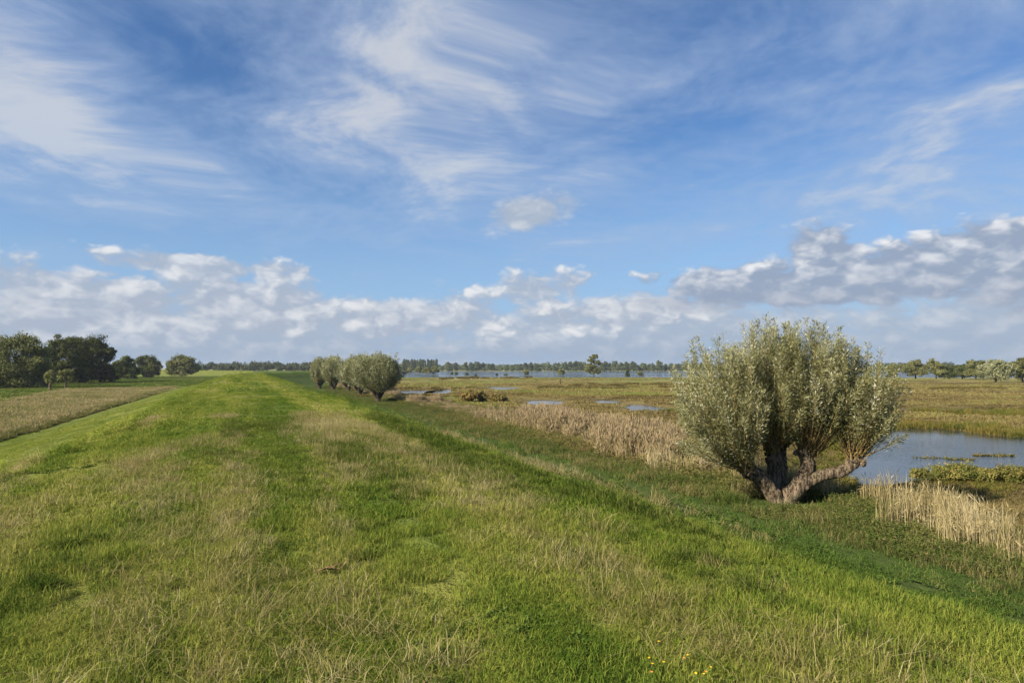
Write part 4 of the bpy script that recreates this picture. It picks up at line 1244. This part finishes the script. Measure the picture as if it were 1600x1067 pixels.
def reeds():
    r = np.random.default_rng(601)
    cols = ((0.230, 0.192, 0.085), (0.400, 0.335, 0.175), (0.530, 0.455, 0.280))
    mat = ramp_mat("reed_straw", cols, trans=.3, nscale=.4, plume=(0.350, 0.272, 0.165))
    bx, by = ground_pt(1218, 779, .7)
    def clear(x, y):
        return (np.hypot(x - bx - .1, y - by - .2) > 1.1) & ~((np.hypot(x - bx - .4, y - by + 1.3) < 2.3) & (y < by + .2))
    # plumed belt beyond the willow
    var = [reed_patch(.40, 24, (.45, 1.15), .019, 610 + j, leafn=5) for j in range(8)]
    n = 9000
    s = 24 + 146 * r.random(n) ** 1.35
    t = r.uniform(17.0, 26.5, n)
    p = DV[None] * s[:, None] + NV[None] * t[:, None]; x, y = p[:, 0], p[:, 1]
    f = fbm(s * .55, t * 1.2, 5.0, 3, 103)
    lo = 18.9 + (fbm(s, s * 0, 6, 3, 113) - .5) * 3.5 + sstep(s, 60, 75) * 1.6
    hi = 20.8 + np.clip(s - 26, 0, 14) * .30 - np.clip(s - 95, 0, 200) * .035
    stand = fbm(s, s * 0 + 3, 8.0, 3, 127) + (fbm(x, y, 2.5, 2, 129) - .5) * .35
    den = (.18 + .82 * sstep(stand, .34, .56)) * sstep(t, lo - 1.2, lo + .9) * (1 - sstep(t, hi - 1.5, hi + .9)) * sstep(f + .05 * (s < 46) + (vnoise(x / .9, y / .9, 119) - .5) * .25, .46, .62)
    keep = (r.random(n) < den) & clear(x, y) & (water_dist(x, y) > .5) & (np.degrees(np.abs(np.arctan2(x, y))) < 52)
    x, y, s, t, f, stand = x[keep], y[keep], s[keep], t[keep], f[keep], stand[keep]
    h = .62 * (.45 + .95 * sstep(stand, .28, .66)) * (.95 + .85 * (1 - .60 * sstep(s, 36, 80))) * (.65 + .7 * f) * r.uniform(.7, 1.15, len(x))
    scatter("reeds", "belt of plumed straw-coloured reeds between the dike and the marsh", var, np.stack([x, y, height(x, y)], -1), np.stack([r.uniform(.8, 1.2, len(x))] * 2 + [h], -1), mat, r)
    # bare pale stalks in front of the pond, right of the willow
    var = [reed_patch(.26, 13, (.70, 1.15), .019, 640 + j, plume=False, leafn=1) for j in range(6)]
    n = 3600
    s = r.uniform(0, 27, n); t = r.uniform(16.6, 21.0, n)
    p = DV[None] * s[:, None] + NV[None] * t[:, None]; x, y = p[:, 0], p[:, 1]
    f = fbm(x, y, 1.6, 3, 117)
    den = sstep(t + (fbm(x, y, 1.1, 2, 143) - .5) * 2.6, 16.4, 18.8) * (1 - sstep(t, 19.6, 20.8)) * sstep(f, .38, .58) * (.55 + .45 * sstep(x, bx + 1.0, bx + 4))
    keep = (r.random(n) < den) & clear(x, y) & (water_dist(x, y) > .4)
    x, y, f = x[keep], y[keep], f[keep]
    scatter("dry_stalks", "thin pale dry stalks standing in front of the pond", var, np.stack([x, y, height(x, y)], -1),
            np.stack([r.uniform(.8, 1.2, len(x))] * 2 + [(.55 + .9 * f) * r.uniform(.65, 1.2, len(x))], -1), ramp_mat("dry_stalks", cols, trans=.3, nscale=.4), r)
    # olive and brown scrub herbs mixed into the belt
    var = [leaf_patch(.5, 30, (.3, .8), .12, 14, 660 + j, .3) for j in range(5)]
    n = 6500
    s = 20 + 150 * r.random(n) ** 1.3; t = r.uniform(17.0, 27.5, n)
    p = DV[None] * s[:, None] + NV[None] * t[:, None]; x, y = p[:, 0], p[:, 1]
    f = fbm(s * .55, t * 1.2, 5.0, 3, 103)
    keep = (r.random(n) < .45 + .5 * (f < .54)) & clear(x, y) & ((s < 62) | (t > 19.5)) & (water_dist(x, y) > .5) & (t < 21.5 + np.clip(s - 26, 0, 20) * .3)
    x, y, s = x[keep], y[keep], s[keep]
    scatter("reed_herbs", "olive and brown herbs mixed into the reed belt", var, np.stack([x, y, height(x, y)], -1),
            np.stack([r.uniform(.8, 1.5, len(x))] * 2 + [r.uniform(.4, 1.0, len(x)) * (1.0 - .4 * sstep(s, 40, 90))], -1),
            ramp_mat("reed_herbs", ((0.090, 0.115, 0.028), (0.165, 0.165, 0.052), (0.240, 0.165, 0.075)), nscale=.16, trans=.3), r)
reeds()

def marsh():
    r = np.random.default_rng(701)
    mat = grass_mat("marsh_sedge", marsh_colours, 1.5, .3)
    for k, (r0, r1, pr, nb, h, w, n) in enumerate(((22, 75, .55, 120, (.18, .42), (.02, .035), 11000), (65, 160, 1.1, 110, (.25, .55), (.06, .10), 14000), (140, 350, 2.6, 110, (.25, .6), (.16, .26), 12000))):
        var = [blade_patch(pr, nb, h, w, .7, 710 + k * 10 + j) for j in range(5)]
        x, y = fan_points(r, r0, r1, n, 50)
        z, t, s, wd = height(x, y, full=True)
        f = fbm(x * .55, y, 16, 4, 105)
        keep = (t > 20.5) & (wd > .35) & ((f > .36) | (r.random(n) < .35)) & (y < 345) & (r.random(n) < np.where(y > 215, .35, 1))
        keep &= (r.random(n) < np.where(y < 62, sstep(wd, .5, 4.0) * .85 + .15, sstep(wd, 2.5, 9.0)))
        x, y, z, f, wd = x[keep], y[keep], z[keep], f[keep], wd[keep]
        hz = .7 * (.35 + 1.5 * np.clip(f - .3, 0, 1)) * r.uniform(.6, 1.2, len(x)) * np.clip(.35 + wd * .12, .35, 1) * np.where(y > 215, .45, 1)
        scatter("marsh_sedge", "brown and green sedge covering the marsh", var, np.stack([x, y, z], -1), np.stack([r.uniform(.8, 1.3, len(x))] * 2 + [hz], -1), mat, r)
    # dark rush hedges in lines across the marsh, and the yellowing fringe of the pond
    rush = ramp_mat("marsh_rushes", ((0.085, 0.080, 0.026), (0.130, 0.115, 0.036), (0.200, 0.150, 0.055)), nscale=.1)
    fringe = ramp_mat("pond_fringe", ((0.075, 0.105, 0.018), (0.150, 0.150, 0.030), (0.260, 0.180, 0.060)), nscale=.15)
    P = []
    for px0, px1, py0, py1, n in ((640, 1060, 606.5, 604.5, 380), (600, 830, 618, 616, 260), (960, 1060, 619, 620, 120), (1400, 1600, 607.5, 606, 300), (870, 1060, 601.0, 600.6, 260), (690, 860, 590, 591, 200), (560, 760, 622, 618, 200)):
        u = r.random(n); px = px0 + (px1 - px0) * u; py = py0 + (py1 - py0) * u + r.normal(0, .45, n) + (fbm(px, px * 0, 30, 2, 133) - .5) * 3
        keep = fbm(px, py * 0, 9, 3, int(py0)) > .50
        P += [ground_pt(a, b, .3) for a, b in zip(px[keep], py[keep])]
    P = np.array(P); x, y = P[:, 0], P[:, 1]
    k = water_dist(x, y) > .3; x, y = x[k], y[k]
    var = [blade_patch(1.0, 120, (.5, 1.0), (.07, .12), .5, 760 + j) for j in range(4)]
    sc_ = np.clip(y / 170, .5, 1.6) * r.uniform(.7, 1.15, len(x))
    scatter("rushes", "dark lines of rushes across the marsh", var, np.stack([x, y, height(x, y)], -1), np.stack([sc_ * 1.2, sc_ * .8, sc_ * .55 * (.5 + fbm(x, y, 6, 2, 131))], -1), rush, r)
    n = 40000
    x, y = r.uniform(8, 82, n), r.uniform(24, 80, n)
    wd = water_dist(x, y)
    keep = (wd > .05) & (wd < 3.2) & (r.random(n) < .55 * np.exp(-wd * .5)) & (np.degrees(np.abs(np.arctan2(x, y))) < 50) & (dike_coords(x, y)[0] > 22.5)
    x, y, wd = x[keep], y[keep], wd[keep]
    var = [blade_patch(.35, 80, (.3, .7), (.018, .03), .55, 780 + j) for j in range(5)]
    far = sstep(y, 38, 48)
    scatter("pond_fringe", "yellowing sedge fringe along the edge of the pond", var, np.stack([x, y, height(x, y)], -1),
            np.stack([r.uniform(.8, 1.3, len(x))] * 2 + [(.35 + .65 * far) * r.uniform(.6, 1.3, len(x)) * (.6 + .8 * fbm(x, y, 5, 2, 107))], -1), fringe, r)
marsh()

def meadow():
    r = np.random.default_rng(801)
    mat = ramp_mat("meadow_grass", ((0.150, 0.165, 0.050), (0.270, 0.235, 0.095), (0.400, 0.330, 0.180)), nscale=.12, trans=.3)
    x, y = r.uniform(-100, -5, 42000), r.uniform(8, 165, 42000)
    d = seg_dist(x, y, TAN_POLY)
    keep = (d < -.2) & (x > -1.05 * y) & (r.random(len(x)) < np.clip(42 / np.hypot(x, y), .25, 1))
    x, y = x[keep], y[keep]
    var = [blade_patch(.75, 110, (.22, .48), (.022, .04), .8, 810 + j) for j in range(5)]
    q = np.clip(np.hypot(x, y) / 55, .8, 2.2)
    t, s = dike_coords(x, y)
    hh = r.uniform(.6, 1.15, len(x)) * (.55 + .8 * fbm(x, y, 9, 3, 109))
    scatter("meadow_grass", "rough tan grass on the unmown meadow left of the dike", var, np.stack([x, y, height(x, y)], -1), np.stack([q, q, hh], -1), mat, r)
    # rank green edge along the ditch at the foot of the dike
    n = 2600
    s = 20 + 150 * r.random(n); t = r.normal(-14.2, .25, n)
    p = DV[None] * s[:, None] + NV[None] * t[:, None]; x, y = p[:, 0], p[:, 1]
    scatter("ditch_grass", "long dark grass along the ditch below the dike", [blade_patch(.4, 90, (.3, .6), (.02, .035), .6, 830 + j) for j in range(4)],
            np.stack([x, y, height(x, y)], -1), r.uniform(.35, .7, n), ramp_mat("ditch_grass", ((0.08, 0.10, 0.02), (0.13, 0.14, 0.04), (0.24, 0.20, 0.09)), nscale=.3), r)
    # mown far meadow: low texture
    x, y = r.uniform(-260, -30, 9000), r.uniform(60, 330, 9000)
    t, s = dike_coords(x, y)
    keep = (t < -16) & (seg_dist(x, y, TAN_POLY) > 1) & (np.degrees(np.abs(np.arctan2(x, y))) < 50)
    x, y = x[keep], y[keep]
    scatter("mown_grass", "green mown grass of the far meadow", [blade_patch(2.2, 110, (.10, .22), (.14, .22), .7, 850 + j) for j in range(4)],
            np.stack([x, y, height(x, y)], -1), np.stack([np.ones(len(x))] * 2 + [r.uniform(.6, 1.2, len(x))], -1),
            ramp_mat("mown_grass", ((0.060, 0.105, 0.015), (0.105, 0.150, 0.025), (0.170, 0.170, 0.05)), nscale=.04), r)
meadow()
print("instances", N_INST)

# ================================================================== scrub, floating plants, post, small things
def scrub():
    G_ = "low scrub on the bank of the pond"
    def S(px, py, w, h, seed, label, n=5200):
        x, y = ground_pt(px, py, .12); z = gz(x, y)
        r = np.random.default_rng(seed)
        lumps = [(r.uniform(-.5, .5) * w, r.uniform(-.9, .9), h * r.uniform(.15, .5), w * r.uniform(.12, .26), r.uniform(.4, .8), h * r.uniform(.3, .52)) for _ in range(10)]
        leafy_tree((x, y, z), lumps, h * .3, .03, n,   .085, LEAF_S, seed, "pond_scrub", label, "bush", G_, sub=30, forks=3, low=0.02)
    S(1486, 746, 3.0, .92, 901, "left and tallest mound of russet green scrub on the pond bank")
    S(1545, 748, 3.0, .86, 902, "middle mound of russet green scrub on the pond bank")
    S(1602, 750, 3.0, .88, 903, "mound of russet green scrub cut by the right edge of the picture")
scrub()

def floating():
    """strips of water plants on the pond"""
    r = np.random.default_rng(911)
    mat = ramp_mat("water_plants", ((0.05, 0.07, 0.018), (0.12, 0.12, 0.035), (0.24, 0.18, 0.08)), nscale=.6)
    for px0, px1, py, n, label in ((1520, 1578, 711, 420, "long strip of water plants floating on the pond near the right edge"),
                                   (1480, 1515, 717, 170, "thin strip of water plants floating in the middle of the pond"),
                                   (1424, 1474, 714.5, 110, "scattered water plants floating on the pond beside the willow")):
        (x0, y0), (x1, _) = ground_pt(px0, py, 0), ground_pt(px1, py, 0)
        g = Geo()
        u = r.random(n)
        P = np.stack([x0 + (x1 - x0) * u, y0 - (x1 - x0) * .10 * (u - .5) + r.normal(0, .16, n) * (1 - np.abs(u - .5) * 1.6), np.full(n, .012)], -1)
        D = r.normal(0, 1, (n, 3)) * np.array([1, 1, .25]) + np.array([0, 0, .45])
        leaves(g, P, D, r.uniform(.08, .24, n), r.uniform(.03, .06, n), r)
        tag(link("water_plants", g.mesh("water_plants", mat)), label, kind="stuff")
floating()

def plain_mat(name, col, rough=.9, noise=None):
    m, g = new_mat(name)
    b = g.node('ShaderNodeBsdfPrincipled')
    if noise:
        tcn = g.node('ShaderNodeTexCoord')
        c = g.mix(g.ss(g.noise(Ex(g, tcn.outputs['Object']), noise[0], 4, .65), .35, .65), col, noise[1])
        g.put(b.inputs['Base Color'], c)
    else: b.inputs['Base Color'].default_value = col + (1,)
    b.inputs['Roughness'].default_value = rough
    b.inputs['Specular IOR Level'].default_value = .15
    finish(g, b.outputs[0])
    return m

def post():
    x, y = ground_pt(875.5, 600.5, .25); z = gz(x, y)
    root = empty("post", (x, y, z))
    tag(root, "dark weathered post standing alone in the far marsh", "post")
    wood_m = plain_mat("weathered_wood", (0.035, 0.028, 0.02), .9, (9, (0.08, 0.065, 0.05)))
    g = Geo(); tube(g, [(0, 0, -.4), (.01, 0, .5), (.03, .01, 1.45)], [.17, .16, .15], 8, .5, .05, 3)
    link("shaft", g.mesh("shaft", wood_m), root)
    g = Geo(); tube(g, [(.03, .01, 1.45), (.03, .01, 1.62)], [.19, .14], 8, .5, .05, 4)
    link("cap", g.mesh("cap", wood_m), root)
post()

def flowers():
    """small yellow flowers in the foreground turf"""
    yellow = plain_mat("yellow_petal", (0.62, 0.42, 0.02), .6)
    orange = plain_mat("orange_petal", (0.60, 0.26, 0.04), .6)
    stem_m = plain_mat("flower_stem", (0.07, 0.12, 0.02), .7)
    r = np.random.default_rng(921)
    spots = [(1008, 1030), (1018, 1038), (1037, 1040), (1074, 1026), (1079, 1053), (1084, 1058), (1102, 1042), (1096, 1054), (1013, 1062), (1026, 1006), (1061, 1029), (1097, 1060)]
    spots.sort()
    ORD = ("leftmost", "second from left", "third from left", "fourth from left", "fifth from left", "sixth from left", "sixth from right", "fifth from right", "fourth from right", "third from right", "second from right", "rightmost")
    for i, (px, py) in enumerate(spots):
        zz = 3.6
        for _ in range(5):
            x, y = ground_pt(px, py + 14, zz); zz = gz(x, y)
        root = empty("yellow_flower", (x, y, zz))
        tag(root, "tiny %s flower in the foreground turf, %s of its cluster" % ("orange" if i % 4 == 1 else "yellow", ORD[i]), "flower", "yellow flowers in the foreground turf")
        h = r.uniform(.07, .11)
        tp = np.array([r.normal(0, .012), r.normal(0, .012), h])
        g = Geo(); tube(g, [(0, 0, -.01), tuple(tp * .55 + np.array([.004, 0, 0])), tuple(tp)], [.0016, .0013, .0012], 5)
        link("stem", g.mesh("stem", stem_m), root)
        g = Geo(); k = 9
        a = np.linspace(0, 2 * np.pi, k, endpoint=False)
        D = np.stack([np.cos(a), np.sin(a), np.full(k, .45)], -1)
        leaves(g, np.tile(tp, (k, 1)), D,   .0105 * r.uniform(.8, 1.2, k), .006, r, np.tile([0, 0, 1.0], (k, 1)) + r.normal(0, .1, (k, 3)))
        link("petals", g.mesh("petals", orange if i % 4 == 1 else yellow), root)
flowers()

def litter():
    """a dead stalk with curled brown leaves lying in the turf"""
    brown = plain_mat("dead_stalk", (0.10, 0.055, 0.028), .8, (30, (0.22, 0.15, 0.08)))
    zz = 3.6
    for _ in range(5):
        x, y = ground_pt(520, 896, zz); zz = gz(x, y)
    root = empty("dead_stalk", (x, y, zz + .045), math.radians(14))
    tag(root, "brown dead stalk with curled leaves lying on the turf", "dead plant")
    g = Geo(); tube(g, *resample([(-.13, 0, 0), (-.04, .01, .012), (.05, 0, .008), (.12, .02, .035)], [.006, .005, .004, .002], 9), 6, .5, .1, 2)
    link("stalk", g.mesh("stalk", brown, True), root)
    for k, (px, d, l, w) in enumerate((((-.08, 0, .005), (.9, -.3, .15), .12, .035), ((0, 0, .01), (.8, .35, .2), .10, .03), ((.10, .01, .03), (.7, .2, .6), .05, .02))):
        g = Geo(); d = np.array(d) / np.linalg.norm(d); s = np.cross(d, (0, 0, 1.0)); s /= np.linalg.norm(s)
        V, Q = [], []
        for i in range(6):
            u = i / 5; ww = w * math.sin(math.pi * (.08 + .9 * u)) * .5
            c = np.array(px) + d * l * u + np.array([0, 0, .012 * math.sin(3 * u)])
            V += [c - s * ww + np.array([0, 0, ww * .7]), c, c + s * ww + np.array([0, 0, ww * .6])]
            if i: b = 3 * i; Q += [[b - 3, b - 2, b + 1, b], [b - 2, b - 1, b + 2, b + 1]]
        g.add(V, Q)
        link("leaf", g.mesh("leaf", brown, True), root)
litter()

# ================================================================== the air: far things fade to blue grey
def haze():
    m = bpy.data.materials.new("haze"); m.use_nodes = True
    nt = m.node_tree; nt.nodes.clear()
    v = nt.nodes.new('ShaderNodeVolumePrincipled')
    v.inputs['Color'].default_value = (0.80, 0.88, 1.0, 1)
    v.inputs['Density'].default_value = 0.00011
    v.inputs['Anisotropy'].default_value = 0.15
    o = nt.nodes.new('ShaderNodeOutputMaterial'); nt.links.new(v.outputs[0], o.inputs['Volume'])
    R_, b, t = 4200.0, -1.8, 21.0
    V = [(x, y, z) for z in (b, t) for x, y in ((-R_, -R_), (R_, -R_), (R_, R_), (-R_, R_))]
    me = bpy.data.meshes.new("haze")
    me.from_pydata(V, [], [(3, 2, 1, 0), (4, 5, 6, 7), (0, 1, 5, 4), (1, 2, 6, 5), (2, 3, 7, 6), (3, 0, 4, 7)])
    me.materials.append(m)
    tag(link("haze", me), "thin blue-grey haze over the whole landscape", kind="stuff")
haze()
sc.cycles.volume_bounces = 0
